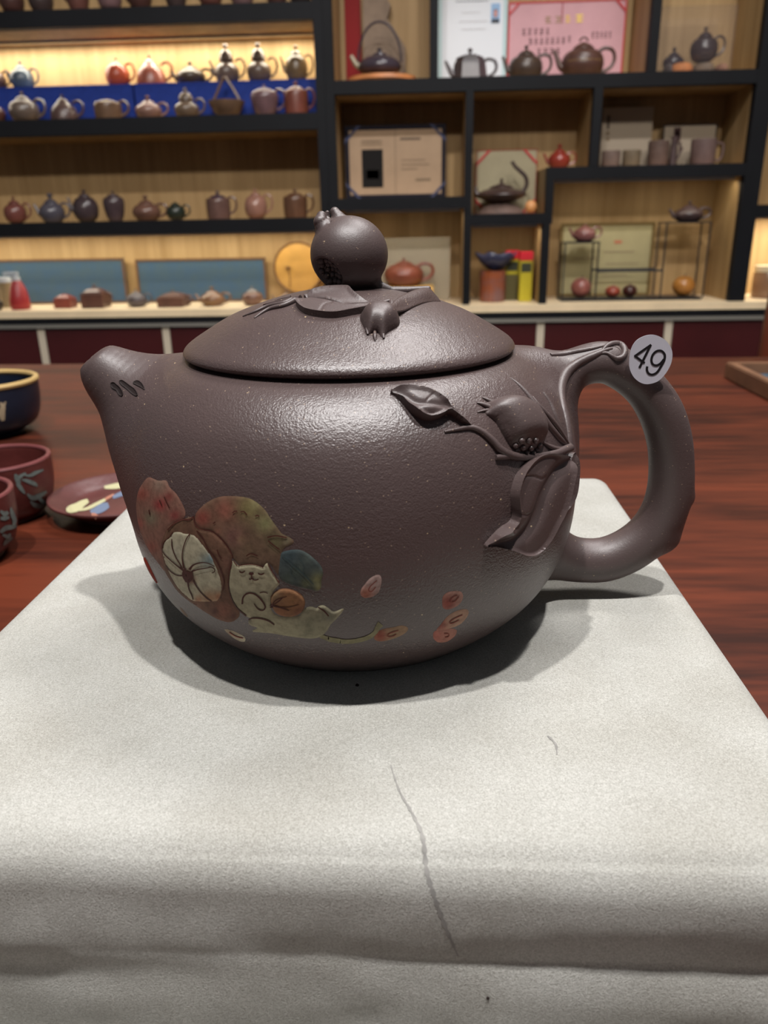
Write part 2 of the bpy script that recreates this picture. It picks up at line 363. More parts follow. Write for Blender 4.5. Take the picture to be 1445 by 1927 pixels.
def submesh(vs, F, N, sel):
    f = F[sel]; u, inv = np.unique(f, return_inverse=True); mb = MB(); mb.v = [tuple(p) for p in vs[u]]; mb.f = [tuple(map(int, r)) for r in inv.reshape(f.shape)]; mb.m = [0] * len(mb.f)
    return mb, N[u]
# ---------------------------------------------------------------- the large teapot, modelled in a frame square to the view (y = PD through its axis)
AX = atp(659, 665)[0]
ZC = CUSH - CH                                   # cushion top in that frame
PROF = catmull([(.0, -.0335), (.040, -.0335), (.0432, -.0338), (.0462, -.0347), (.0500, -.0366), (.0545, -.0405), (.0582, -.0455), (.0609, -.0520), (.0627, -.0600), (.0634, -.0690), (.0632, -.0760), (.0624, -.0820), (.0608, -.0880), (.0584, -.0935), (.0552, -.0985), (.0510, -.1030), (.0470, -.1065), (.0445, -.1085), (.0430, ZC + .0002), (.0400, ZC + .0001), (0, ZC + .0001)], 5)
def table2d():
    r = np.arange(0, .095, .0004); z = np.arange(-.125, -.010, .0004); Rg, Zg = np.meshgrid(r, z, indexing='ij'); P = np.stack([Rg.ravel(), Zg.ravel()], 1)
    d = np.full(len(P), 9.0); inside = np.zeros(len(P), bool)
    for a, b in zip(PROF[:-1], PROF[1:]):
        ab = b - a; L2 = ab @ ab
        if L2 < 1e-14: continue
        t = np.clip(((P - a) @ ab) / L2, 0, 1); d = np.minimum(d, np.linalg.norm(P - a - t[:, None] * ab, axis=1))
        za, zb = a[1], b[1]; c = (za > P[:, 1]) != (zb > P[:, 1]); xi = a[0] + (P[:, 1] - za) / (zb - za if zb != za else 1) * (b[0] - a[0]); inside ^= c & (P[:, 0] < xi)
    return r, z, np.where(inside, -d, d).reshape(Rg.shape)
_r, _z, _T = table2d()
def body_sdf(P):
    r = np.hypot(P[:, 0] - AX, P[:, 1] - PD); x = np.clip(r / .0004, 0, len(_r) - 1.001); y = np.clip((P[:, 2] - _z[0]) / .0004, 0, len(_z) - 1.001)
    i = x.astype(int); j = y.astype(int); a = x - i; b = y - j
    return (_T[i, j] * (1 - a) + _T[i + 1, j] * a) * (1 - b) + (_T[i, j + 1] * (1 - a) + _T[i + 1, j + 1] * a) * b
def pxchain(L, n=5, yoff=0.0):
    Q = catmull(L, n); pts = np.array([atp(q[0], q[1], PD + yoff) for q in Q]); return pts, np.array([q[2] * pxm(p) for q, p in zip(Q, pts)])
SP, SR = pxchain([(163, 664, 33), (190, 688, 39), (213, 708, 56), (262, 750, 76), (308, 808, 97), (350, 850, 112)])
HP, HR = pxchain([(985, 750, 46), (1035, 722, 46), (1085, 692, 38), (1136, 682, 39), (1178, 701, 38), (1216, 733, 39), (1243, 775, 41), (1258, 822, 41), (1263, 870, 41), (1261, 920, 42), (1248, 965, 42), (1222, 1004, 42), (1184, 1034, 42), (1140, 1052, 42), (1095, 1054, 42), (1045, 1046, 45), (990, 1035, 48)])
R2P, R2R = pxchain([(1000, 700, 30), (1045, 772, 15), (1066, 800, 9), (1070, 850, 5)])
cA, cB = atp(149, 697), atp(202, 647); CN = np.array([-(cB - cA)[2], 0, (cB - cA)[0]]); CN /= np.linalg.norm(CN)
if CN[0] > 0: CN = -CN
CN = CN - np.array([0, .0, 0]); SC = (cA + cB) / 2
BUDP, BUDR = pxchain([(1280, 926, 16), (1293, 934, 10), (1297, 940, 5)]); KNP, KNR = pxchain([(1245, 1010, 30), (1262, 1010, 17), (1280, 975, 4)])
def pot_sdf(P):
    d = body_sdf(P); x = P[:, 0]; out = d.copy()
    k = x < AX - .018; q = P[k]
    if len(q):
        s = chain(q, SP, SR); pl = (q - SC) @ CN; s = -smin(-s, -pl, .0014)
        s = np.maximum(s, -(chain(q, np.array([SC + CN * .01, SC - CN * .012]), [.0036, .0030])))
        e = smin(d[k], s, .013); out[k] = np.maximum(e, -(chain(q, np.array([SC + CN * .01, SC - CN * .010]), [.0036, .0030])))
    k = x > AX + .028; q = P[k]
    if len(q):
        h = chain(q, HP, HR); h = smin(h, chain(q, BUDP, BUDR), .003); h = smin(h, chain(q, KNP, KNR), .003)
        h = smin(h, chain(q, R2P, R2R), .008); out[k] = smin(d[k], h, .009)
    return out
pv, pf, pn = surfnet(pot_sdf, (-.098, PD - .068, ZC - .002), (.098, PD + .068, -.025), .0008)
cen = pv[pf].mean(1); bd = body_sdf(cen); sd = chain(cen, SP, SR); hd = np.minimum(chain(cen, HP, HR), chain(cen, R2P, R2R))
isS = (cen[:, 0] < AX - .03) & (sd < bd); isH = (cen[:, 0] > AX + .035) & (hd < bd) & ~isS
base = tow((AX, PD, ZC))
POT = thing('teapot', 'large purple-brown clay teapot with pomegranate knob standing on the cream cloth cushion', 'teapot', base)
NW = pn @ MZ.T; pvw = tow(pv)
def potpart(name, sel, parent):
    mb, nn = submesh(pvw, pf, NW, sel); return obj(name, mb, CLAY if name == 'body' else CLAYS, parent, normals=nn)
BODY = potpart('body', ~isS & ~isH, POT); SPOUT = potpart('spout', isS, POT); HANDLE = potpart('handle', isH, POT)
BV_POT = BVHTree.FromPolygons([Vector(p) for p in pvw], pf.tolist())
# lid
mb = MB()
LP = catmull([(1e-5, -.0166), (.008, -.0170), (.015, -.0181), (.0225, -.0200), (.0300, -.0226), (.0345, -.0247), (.0385, -.0270), (.0418, -.0290), (.0440, -.0306), (.0449, -.0318), (.0449, -.0326), (.0440, -.0333), (.0425, -.0334)], 6)
LP = np.vstack([LP, [(.0405, -.0334), (1e-5, -.0334)]])
c0 = tow((AX, PD, 0)); mb.lathe([(r, z) for r, z in LP[::-1]], 160, c0); LID = obj('lid', mb, CLAY, POT, flatang=50); BV_LID = BVHTree.FromPolygons(mb.v, mb.f)
# pomegranate knob
KC = atp(657, 479); kp = pxm(KC); KR = 73 * kp
def kx(u, v, dy=0.0): return atp(u, v, PD + dy)
CB = kx(618, 425); CA = kx(608, 398) - CB; CA = CA + np.array([0, -.0012, 0]); CA /= np.linalg.norm(CA)
e1 = np.cross(CA, [0, 1, 0]); e1 /= np.linalg.norm(e1); e2 = np.cross(CA, e1)
dpit = F_ + R_ * (612 - CX) / FP + U_ * (CY - 520) / FP; dpit /= np.linalg.norm(dpit)
bq = dpit @ KC; tq = bq - math.sqrt(max(bq * bq - KC @ KC + KR * KR, 0)); PIT = dpit * tq; PN = (PIT - KC) / np.linalg.norm(PIT - KC)
TEETH = [(np.array([kx(612, 434, -.001), kx(603, 418, -.001), kx(605, 407, 0)]), (20, 13, 9.5)), (np.array([kx(643, 430, 0), kx(637, 411, .0005), kx(630, 399, .001)]), (21, 13, 9)), (np.array([kx(622, 424, .004), kx(614, 410, .005), kx(616, 400, .005)]), (8, 6, 4))]
def knob_sdf(P):
    d = (np.linalg.norm((P - KC) * np.array([1, 1, 73 / 69]), axis=1) - KR) * .97
    d = smin(d, chain(P, np.array([KC + (CB - KC) * .45, CB]), [50 * kp, 10 * kp]), 12 * kp)
    for t, q in TEETH: d = smin(d, chain(P, t, [x * kp for x in q]), 5 * kp)
    d = -smin(-d, chain(P, np.array([kx(620, 418, -.003), kx(616, 396, -.001)]), [3.5 * kp, 6 * kp]), 2 * kp)
    d = smin(d, np.linalg.norm(P - kx(650, 545), axis=1) - 30 * kp, 14 * kp)
    d = smin(d, chain(P, np.array([kx(690, 522), kx(712, 540), kx(735, 548), kx(770, 547), kx(806, 543)]), [20 * kp, 12 * kp, 9 * kp, 8 * kp, 5 * kp]), 10 * kp)
    pit = np.linalg.norm(P - (PIT + PN * 15 * kp), axis=1) - 41 * kp
    return -smin(-d, pit, 2.5 * kp)
kv, kf, kn = surfnet(knob_sdf, KC - np.array([.0165, .0145, .0165]), KC + np.array([.0265, .0145, .0185]), .00035)
kvw = tow(kv); mb, nn = submesh(kvw, kf, kn @ MZ.T, np.ones(len(kf), bool)); KNOB = obj('pomegranate_knob', mb, CLAYS, LID, normals=nn)
BV_KNOB = BVHTree.FromPolygons([Vector(p) for p in kvw], kf.tolist())
t1 = np.cross(PN, [0, 0, 1.]); t1 /= np.linalg.norm(t1); t2 = np.cross(PN, t1)
for a in range(-3, 4):
    for b in range(-3, 4):
        x, y = (a + (b % 2) * .5) * 12.5 * kp, b * 11 * kp
        if math.hypot(x, y) > 28 * kp: continue
        o_ = PIT + PN * 13 * kp - PN * math.sqrt(max((39 * kp) ** 2 - x * x - y * y, 0)) + t1 * x + t2 * y
        mm = MB(); mm.ball(tow(o_), 6.4 * kp * rnd.uniform(.9, 1.08), 12); obj('seed', mm, CLAYS, LID)
# ---------------------------------------------------------------- relief and painted slip laid on the clay
def hit(u, v, bvs):
    o = Vector(CAMP); d = Vector(ray(u, v)).normalized(); best = None
    for b in bvs:
        h = b.ray_cast(o, d)
        if h[0] is not None and (best is None or h[3] < best[2]): best = (h[0], h[1], h[3])
    return best
def pdist(P, poly, closed=True):
    d = np.full(len(P), 1e9); n = len(poly)
    for i in range(n if closed else n - 1):
        a, b = poly[i], poly[(i + 1) % n]; ab = b - a; L2 = ab @ ab
        if L2 < 1e-9: continue
        t = np.clip(((P - a) @ ab) / L2, 0, 1); d = np.minimum(d, np.linalg.norm(P - a - t[:, None] * ab, axis=1))
    return d
def inside(P, poly):
    c = np.zeros(len(P), bool); n = len(poly)
    for i in range(n):
        a, b = poly[i], poly[(i + 1) % n]; m_ = (a[1] > P[:, 1]) != (b[1] > P[:, 1])
        c ^= m_ & (P[:, 0] < a[0] + (P[:, 1] - a[1]) / ((b[1] - a[1]) if b[1] != a[1] else 1) * (b[0] - a[0]))
    return c
def relief(name, outline, hf, parent, bvs, mats=None, step=3.0, smooth=True, color=None, label=None, round_=True, edge=-.0004, shift=(0, 0), flatang=60, smin_it=0):
    poly = catmull(outline, 6, True) if round_ else np.array(outline, float); poly = resample(poly, step, True) + np.array(shift)
    lo, hi = poly.min(0), poly.max(0); g = np.array([(x + (j % 2) * step / 2, y) for j, y in enumerate(np.arange(lo[1], hi[1], step * .87)) for x in np.arange(lo[0], hi[0], step)])
    g = g[inside(g, poly)] if len(g) else g
    if len(g): g = g[pdist(g, poly) > step * .55]
    tn = np.roll(poly, -1, 0) - np.roll(poly, 1, 0); tn /= np.maximum(np.linalg.norm(tn, axis=1, keepdims=True), 1e-9); rg = poly + np.stack([-tn[:, 1], tn[:, 0]], 1) * step * .42
    rg2 = poly - np.stack([-tn[:, 1], tn[:, 0]], 1) * step * .42; rg = rg if inside(rg, poly).sum() > len(rg) / 2 else rg2; rg = rg[inside(rg, poly)]; rg = rg[pdist(rg, poly) > step * .36]
    if len(g): g = g[pdist(g, poly) > step * .95]
    nb = len(poly); P = np.vstack([poly, rg] + ([g] if len(g) else []))
    vo, eo, fo, ov, _, _ = delaunay_2d_cdt([Vector(p) for p in P], [(i, (i + 1) % nb) for i in range(nb)], [], 1, 1e-4)
    P = np.array([tuple(p) for p in vo]); db = pdist(P, poly); H = hf(P, db)
    if smin_it:
        onq = db < 1e-3; E2 = np.array([(f[a], f[b]) for f in fo for a, b in ((0, 1), (1, 2), (2, 0))]); deg = np.bincount(E2.ravel(), minlength=len(P))
        for _ in range(smin_it):
            ac = np.bincount(E2[:, 0], H[E2[:, 1]], len(P)) + np.bincount(E2[:, 1], H[E2[:, 0]], len(P)); H = np.where(onq | (deg == 0), H, .5 * H + .5 * ac / np.maximum(deg, 1))
    mb = MB(); ok = []; vs = []; cs = []
    onb = db < 1e-3
    for i, (u, v) in enumerate(P):
        h = hit(u, v, bvs); ok.append(h is not None)
        if h is None: vs.append((0, 0, 0))
        else: vs.append(tuple(h[0] + h[1] * (edge if onb[i] else float(H[i]))))
        if color: cs.append(tuple(lin(color(u, v))))
    vsn = np.array(vs); fs = []
    for f in fo:
        if all(ok[i] for i in f):
            p = vsn[list(f)]; q = np.linalg.norm(p - np.roll(p, 1, 0), axis=1).max()
            if q > .012: continue
            n_ = np.cross(p[1] - p[0], p[2] - p[0]); f = list(f)
            if n_ @ (p.mean(0) - CAMP) > 0: f = f[::-1]
            fs.append(f)
    used = sorted({i for f in fs for i in f}); mp = {a: b for b, a in enumerate(used)}
    mb.add([vs[i] for i in used], [tuple(mp[i] for i in f) for f in fs])
    if color: mb.c = [cs[i] for i in used]
    o = obj(name, mb, mats or CLAYS, parent, smooth=smooth, flatang=flatang, label=label)
    o_bv = BVHTree.FromPolygons(mb.v, mb.f) if mb.f else None
    return o, o_bv
def dome(h, w): return lambda P, db: h * np.sqrt(np.clip(1 - (1 - np.clip(db / w, 0, 1)) ** 2, 0, 1))
def leafh(h, mid, wm=9, edgew=4, gain=.6, curl=None, veins=()):
    mid = catmull(mid, 6)
    def f(P, db):
        m_ = pdist(P, mid, False); r = np.clip(db / .8, 0, 1)
        z = h * r * (1 - gain * np.exp(-(m_ / wm) ** 2)) + .0007 * r * np.exp(-((db - 1.6) / 2.2) ** 2) * np.clip(m_ / 8, 0, 1)
        for v in veins: z = z - .00025 * np.exp(-(pdist(P, catmull(v, 5), False) / 1.8) ** 2)
        if curl is not None: z = z + curl(P) * r
        return z
    return f
def stroke(name, L, parent, bvs, mats=None, n=8, lift=.25, seg=4, label=None, mb=None, flat=1.0):
    Q = resample(catmull(L, 6), seg); pts = []; rad = []
    for u, v, r in Q:
        h = hit(u, v, bvs)
        if h is None: continue
        p = np.array(h[0]); rr = r * pxm((p - CAMP) @ MZ); pts.append(p + np.array(h[1]) * rr * lift); rad.append(max(rr, 1e-5))
    if len(pts) < 2: return None
    own = mb is None; mb = mb or MB(); mb.tube(pts, rad, n)
    return obj(name, mb, mats or CLAYS, parent, flatang=70, label=label) if own else None
def ribbon(mb, L, bvs, off=.00016, seg=3):
    Q = resample(catmull(L, 6), seg); vs = []
    for i, (u, v, w_) in enumerate(Q):
        t = Q[min(i + 1, len(Q) - 1)][:2] - Q[max(i - 1, 0)][:2]; t = t / max(np.linalg.norm(t), 1e-9); n_ = np.array([-t[1], t[0]]) * w_ / 2
        for s_ in (-1, 1):
            h = hit(u + n_[0] * s_, v + n_[1] * s_, bvs)
            if h is None: return
            vs.append(h[0] + h[1] * off)
    k = len(vs) // 2; mb.add(vs, [(2 * i, 2 * i + 1, 2 * i + 3, 2 * i + 2) for i in range(k - 1)])
BP = [BV_POT]
# hanging branch at the handle root
relief('leaf', [(734, 739), (765, 737), (800, 741), (822, 751), (842, 764), (862, 778), (880, 794), (887, 803), (870, 797), (855, 787), (842, 780), (828, 787), (812, 792), (797, 791), (780, 783), (765, 770), (754, 757), (744, 747)],
       leafh(.0016, [(738, 742), (760, 750), (785, 765), (815, 768), (845, 771), (870, 787), (886, 802)], 6, 4, .6, curl=lambda P: .0014 * np.exp(-((P[:, 1] - 778) / 10) ** 2) * np.exp(-((P[:, 0] - 800) / 30) ** 2), veins=[[(800, 760), (812, 750)], [(845, 768), (852, 758)]]), BODY, BP, step=2.4, edge=-.0002)
stroke('twig', [(836, 813, 2.5), (862, 808, 4), (885, 805, 5), (905, 813, 6), (925, 830, 7), (940, 847, 8), (962, 858, 8), (990, 861, 7), (1020, 858, 7), (1045, 853, 8), (1068, 843, 9)], BODY, BP, lift=.45)
stroke('twig', [(931, 861, 5), (945, 860, 6), (962, 858, 6)], BODY, BP, lift=.5)
stroke('twig', [(872, 796, 2), (880, 801, 3), (888, 806, 4)], BODY, BP, lift=.6)
pom, bv_pom = relief('pomegranate_relief', [(912, 758), (928, 754), (948, 747), (968, 748), (988, 756), (1006, 772), (1018, 794), (1023, 818), (1021, 838), (1008, 850), (985, 855), (966, 846), (952, 828), (940, 808), (928, 790), (912, 778), (918, 767)],
       lambda P, db: dome(.0048, 30)(P, db) - .0022 * np.clip(1.25 - np.hypot((P[:, 0] - 991) / 27, (P[:, 1] - 837) / 17), 0, .5) / .5, BODY, BP, step=2.4, smin_it=40, label='teardrop pomegranate with an open pit of seeds')
PB = [b for b in (BV_POT, bv_pom) if b]
for u, v in ((970, 838), (981, 829), (994, 829), (1007, 829), (1014, 838), (983, 842), (998, 843), (1009, 846), (990, 852), (1002, 853), (973, 847)):
    h = hit(u, v, PB)
    if h: mm = MB(); mm.ball(h[0] + h[1] * .0001, 6.3 * pxm((np.array(h[0]) - CAMP) @ MZ), 14); obj('seed', mm, CLAY, BODY)
for L in ([(897, 758, 1.5), (908, 762, 4), (925, 770, 6)], [(907, 748, 1.2), (918, 754, 3.5), (932, 763, 5)], [(898, 776, 1.2), (912, 773, 3), (930, 772, 5)]): stroke('sepal', L, BODY, BP, lift=.5, flat=.6)
stroke('leaf', [(961, 711, 1), (976, 724, 4), (994, 744, 6), (1012, 770, 8), (1030, 798, 8), (1050, 822, 7), (1066, 838, 5)], BODY, BP, lift=-.15, n=12)
stroke('leaf', [(1002, 746, 1), (1012, 762, 3), (1030, 785, 5), (1048, 808, 5), (1066, 836, 4)], BODY, BP, lift=.6, n=12)
stroke('leaf', [(1020, 832, 2), (1036, 842, 5), (1052, 846, 5), (1068, 842, 4)], BODY, BP, lift=.3, n=12)
lf3, bv3 = relief('leaf', [(1064, 862), (1042, 857), (1018, 855), (1000, 860), (985, 872), (973, 888), (965, 906), (960, 928), (961, 950), (963, 968), (957, 981), (943, 990), (929, 1003), (909, 1027), (928, 1027), (952, 1031), (980, 1040), (1000, 1034), (1020, 1012), (1035, 985), (1048, 960), (1056, 935), (1063, 905), (1068, 880)],
       leafh(.0022, [(1062, 866), (1036, 885), (1014, 925), (1002, 958), (985, 988), (960, 1010), (915, 1025)], 10, 4, .65, curl=lambda P: .0016 * np.exp(-((P[:, 0] - 945) / 14) ** 2 - ((P[:, 1] - 997) / 10) ** 2), veins=[[(975, 897), (992, 897), (1005, 901), (1013, 897)], [(968, 965), (980, 966), (990, 962)]]), BODY, BP, step=2.8, edge=-.0002)
relief('leaf', [(1073, 850), (1062, 875), (1048, 893), (1041, 912), (1040, 935), (1040, 955), (1034, 972), (1040, 984), (1054, 962), (1066, 948), (1074, 930), (1078, 905), (1079, 875)],
       leafh(.0012, [(1072, 856), (1058, 900), (1048, 950), (1038, 976)], 4, 5, .2), BODY, BP, step=2.8, edge=-.0002)
stroke('vine', [(1073, 848, 9), (1070, 815, 10), (1065, 785, 10), (1058, 755, 10), (1057, 728, 11), (1066, 702, 11), (1084, 685, 9), (1104, 674, 8), (1122, 666, 7), (1138, 659, 5), (1152, 655, 3)], HANDLE, BP, lift=-.35, n=14)
stroke('vine', [(1066, 846, 6), (1056, 815, 7), (1046, 785, 7), (1036, 760, 6), (1022, 738, 4)], BODY, BP, lift=-.3, n=12)
stroke('vine', [(1036, 668, 4), (1060, 666, 6), (1085, 661, 6), (1112, 656, 5), (1138, 650, 3)], HANDLE, BP, lift=-.2, n=12)
stroke('knot_rim', [(1134, 659, 3), (1142, 651, 5), (1155, 647, 6), (1168, 650, 7), (1175, 660, 7), (1172, 671, 6), (1161, 675, 5), (1151, 670, 4), (1140, 664, 3), (1120, 667, 2), (1108, 672, 1)], HANDLE, BP, lift=.05, n=12)
relief('knot_hollow', [(1142, 657), (1152, 652), (1163, 655), (1168, 663), (1162, 669), (1152, 667)], lambda P, db: -.0001 + 0 * db, HANDLE, BP, mats=mat('recess_shade_clay', (60, 48, 46), .6), step=2, edge=.0001)  # shade inside the knot hole put into a darker clay colour
# carved strokes on the spout: a raised lip around a shallow trough
for L in ([(208, 722), (214, 719), (221, 724), (227, 730), (232, 740), (230, 746), (224, 743), (219, 735), (211, 730)], [(224, 718), (230, 715), (238, 720), (246, 726), (254, 732), (260, 742), (257, 746), (248, 741), (238, 732), (229, 725)], [(250, 721), (257, 716), (264, 718), (270, 725), (273, 734), (264, 729), (256, 725)]):
    relief('carved_mark', L, lambda P, db: .00025 * np.exp(-((db - .8) / .8) ** 2) + .00004, SPOUT, BP, step=1.3, edge=-.0001, mats=mat('recess_shade_clay', (38, 30, 29), .7))  # groove shade painted in as dark clay, the trough itself is barely sunk
# lid relief
LB = [BV_LID]
relief('leaf', [(557, 573), (572, 590), (600, 597), (630, 599), (660, 594), (690, 588), (714, 580), (734, 571), (700, 573), (672, 577), (640, 574), (610, 568), (580, 565)], leafh(.0010, [(565, 566), (600, 568), (650, 576), (700, 574), (733, 571)], 4, 3, .2, veins=[[(603, 590), (612, 578), (625, 574)]]), LID, LB, step=2.4, edge=-.0002)
relief('leaf', [(572, 566), (585, 560), (610, 555), (640, 552), (654, 553), (664, 560), (680, 568), (700, 572), (728, 571), (690, 577), (650, 576), (610, 569)], leafh(.0011, [(580, 566), (640, 574), (728, 572)], 4, 3, .5, curl=lambda P: .0007 * np.exp(-((P[:, 1] - 556) / 6) ** 2)), LID, LB, step=2.2, edge=-.0002)
for L in ([(566, 566, 7), (552, 567, 6), (535, 573, 5), (505, 578, 4), (480, 588, 3), (457, 596, 1.5)], [(556, 568, 6), (535, 577, 5), (505, 584, 4), (479, 599, 1.5)], [(548, 566, 4), (525, 569, 3), (496, 574, 1.5)], [(548, 562, 4), (530, 565, 3), (518, 567, 1.5)]): stroke('calyx_tip', L, LID, LB, lift=.55)
relief('pomegranate_relief', [(677, 598), (684, 589), (700, 583), (720, 582), (740, 589), (752, 603), (750, 614), (736, 622), (726, 629), (723, 639), (716, 634), (711, 627), (700, 627), (692, 631), (686, 620)], dome(.0046, 20), LID, LB, step=2.2, smin_it=30, label='small closed pomegranate hanging at the lid branch')
stroke('bud', [(705, 626, 3), (705, 634, 4), (706, 642, 1)], LID, LB, lift=.8)
stroke('sepal', [(690, 622, 4), (692, 631, 2.2)], LID, LB, lift=.9); stroke('sepal', [(720, 627, 4), (722, 638, 2)], LID, LB, lift=.9)
stroke('twig', [(700, 576, 3), (722, 572, 5), (735, 570, 6), (735, 582, 5), (728, 590, 3)], LID, LB, lift=.4)
# the curled leaf standing off the lid at the right: a free sheet with its own thickness
def freeleaf(parent, name, rows, dist, thick=.0007):
    vs = []; n = len(rows[0])
    for j, r in enumerate(rows):
        for i, (u, v) in enumerate(catmull(r, 6)): vs.append(tow(atp(u, v, dist(j / (len(rows) - 1), i / (6 * (n - 1))))))
    k = 6 * (n - 1) + 1; fs = [(j * k + i, j * k + i + 1, (j + 1) * k + i + 1, (j + 1) * k + i) for j in range(len(rows) - 1) for i in range(k - 1)]
    mb = MB(); mb.add(vs, fs); o = obj(name, mb, CLAY, parent, flatang=80); s_ = o.modifiers.new('thick', 'SOLIDIFY'); s_.thickness = thick; s_.offset = 0
    sb = o.modifiers.new('sub', 'SUBSURF'); sb.levels = sb.render_levels = 1; return o
freeleaf(LID, 'leaf', [[(733, 577), (746, 562), (766, 551), (788, 543), (806, 541)], [(734, 580), (752, 566), (776, 555), (800, 548), (812, 548)], [(735, 583), (756, 573), (782, 561), (806, 556), (822, 560)], [(736, 587), (760, 582), (786, 570), (808, 566), (829, 567)], [(737, 589), (762, 585), (788, 574), (810, 570), (829, 574)]], lambda a, b: PD - .0275 * (1 - b) ** 1.2 - .003 * a)
# ---------------------------------------------------------------- painted slip picture
def C4(L): return [(240 + x / 3.284, 880 + y / 3.284) + tuple(r) for x, y, *r in L]
def C5(L): return [(600 + x / 3.6125, 1050 + y / 3.6125) + tuple(r) for x, y, *r in L]
def blend(cs):
    # cs: list of (u, v, radius, colour); the first entry is the ground colour
    def f(u, v):
        c = np.array(cs[0], float)
        for bu, bv, r, col in cs[1:]:
            k = math.exp(-((u - bu) ** 2 + (v - bv) ** 2) / (r * r)); c = c * (1 - k) + np.array(col, float) * k
        g_ = c.mean(); return (c * .80 + g_ * .20) * .93
    return f
SLIP = mat('painted_slip', (200, 190, 160), .62, noise=.34, nscale=620, attr=True, bump=.06, bscale=900)
LINE = mat('painted_line', (74, 38, 32), .6); LINEB = mat('painted_line_blue', (92, 112, 118), .6)
def painted(name, outl, col, lines=(), lw=2.2, label=None, off=.00012, step=3.0, lmat=LINE):
    o, bv = relief(name, outl, lambda P, db: off * np.clip(db / 2.5, .3, 1), BODY, BP, mats=SLIP, color=col, step=step, edge=.00003, label=label)
    if bv and lines:
        mb = MB()
        for L in lines: ribbon(mb, [(p[0], p[1], p[2] if len(p) > 2 else lw) for p in L], [bv, BV_POT], off=.00015)
        if mb.f:
            me = o.data; vo = np.array(mb.v) - np.array(root_loc(o)); l_ = obj('painted_line', mb, lmat, BODY, smooth=True)
    return o
painted('painted_pomegranate', C4([(130, 60), (190, 80), (240, 80), (260, 120), (300, 160), (332, 210), (357, 270), (350, 310), (310, 330), (262, 355), (235, 400), (212, 470), (213, 530), (225, 590), (232, 640), (190, 590), (135, 515), (92, 430), (64, 330), (54, 230), (66, 150), (92, 100)]),
        blend([(150, 100, 82), (268, 930, 12, (168, 82, 66)), (302, 950, 12, (170, 60, 56)), (318, 935, 8, (150, 70, 60)), (284, 975, 14, (138, 124, 96)), (262, 985, 10, (176, 88, 74)), (285, 1030, 12, (164, 84, 68)), (300, 912, 14, (150, 118, 98)), (330, 970, 10, (160, 70, 62))]),
        lines=[C4([(135, 260), (140, 290)]), C4([(230, 180), (245, 215), (262, 250)]), C4([(200, 200), (215, 235)])], label='reddish whole pomegranate at the far left of the picture')
painted('painted_pomegranate', C4([(420, 290), (450, 250), (500, 210), (570, 180), (650, 176), (740, 186), (800, 216), (850, 262), (885, 315), (925, 370), (955, 408), (1000, 430), (1027, 452), (1020, 472), (980, 490), (958, 515), (945, 560), (938, 620), (928, 660), (895, 610), (868, 590), (845, 610), (780, 600), (700, 602), (672, 580), (655, 560), (640, 520), (605, 470), (565, 425), (520, 392), (450, 378), (420, 340)]),
        blend([(118, 88, 66), (382, 975, 16, (158, 72, 58)), (425, 960, 22, (152, 84, 66)), (470, 955, 24, (126, 112, 64)), (500, 985, 20, (138, 132, 82)), (440, 1010, 20, (130, 84, 72)), (470, 1035, 16, (120, 92, 66)), (520, 1020, 16, (110, 100, 64)), (480, 950, 10, (146, 134, 84)), (455, 1015, 8, (144, 108, 78)), (540, 1018, 9, (128, 116, 86)), (410, 1000, 9, (150, 96, 74))]),
        lines=[C4([(650, 280), (665, 268), (680, 270)]), C4([(700, 275), (720, 270), (740, 292)]), C4([(790, 300), (805, 293), (815, 302)]), C4([(870, 450), (905, 480), (940, 505)]), C4([(865, 430), (920, 420), (985, 432)]), C4([(530, 345), (545, 335)]), C4([(735, 545), (765, 530), (805, 545)])], label='large brown and olive pomegranate behind the cat')
painted('painted_pomegranate', C4([(236, 400), (262, 355), (310, 330), (345, 318), (400, 305), (415, 340), (450, 380), (520, 396), (565, 430), (605, 475), (642, 530), (645, 570), (632, 640), (630, 720), (642, 800), (678, 860), (693, 905), (676, 935), (630, 955), (560, 937), (480, 892), (420, 852), (350, 802), (300, 752), (262, 695), (232, 640), (218, 560), (214, 470)]),
        blend([(122, 84, 62), (330, 985, 16, (126, 92, 66)), (415, 1010, 16, (134, 92, 70)), (430, 1060, 14, (128, 84, 66)), (420, 1150, 20, (146, 84, 62)), (370, 1140, 14, (140, 92, 70)), (405, 1150, 6, (90, 50, 40)), (440, 1158, 5, (100, 54, 44))]),
        lines=[C4([(250, 385), (290, 345), (345, 320), (380, 322), (412, 300)]), C4([(412, 300), (418, 345), (450, 378), (520, 392), (570, 428), (615, 480), (648, 540), (650, 560)]), C4([(430, 390), (465, 430), (500, 500), (540, 550), (575, 620)]), C4([(555, 505), (568, 540), (585, 560)]), C4([(575, 620), (598, 700), (590, 760)])], label='brown rind of the split fruit', off=.00018)
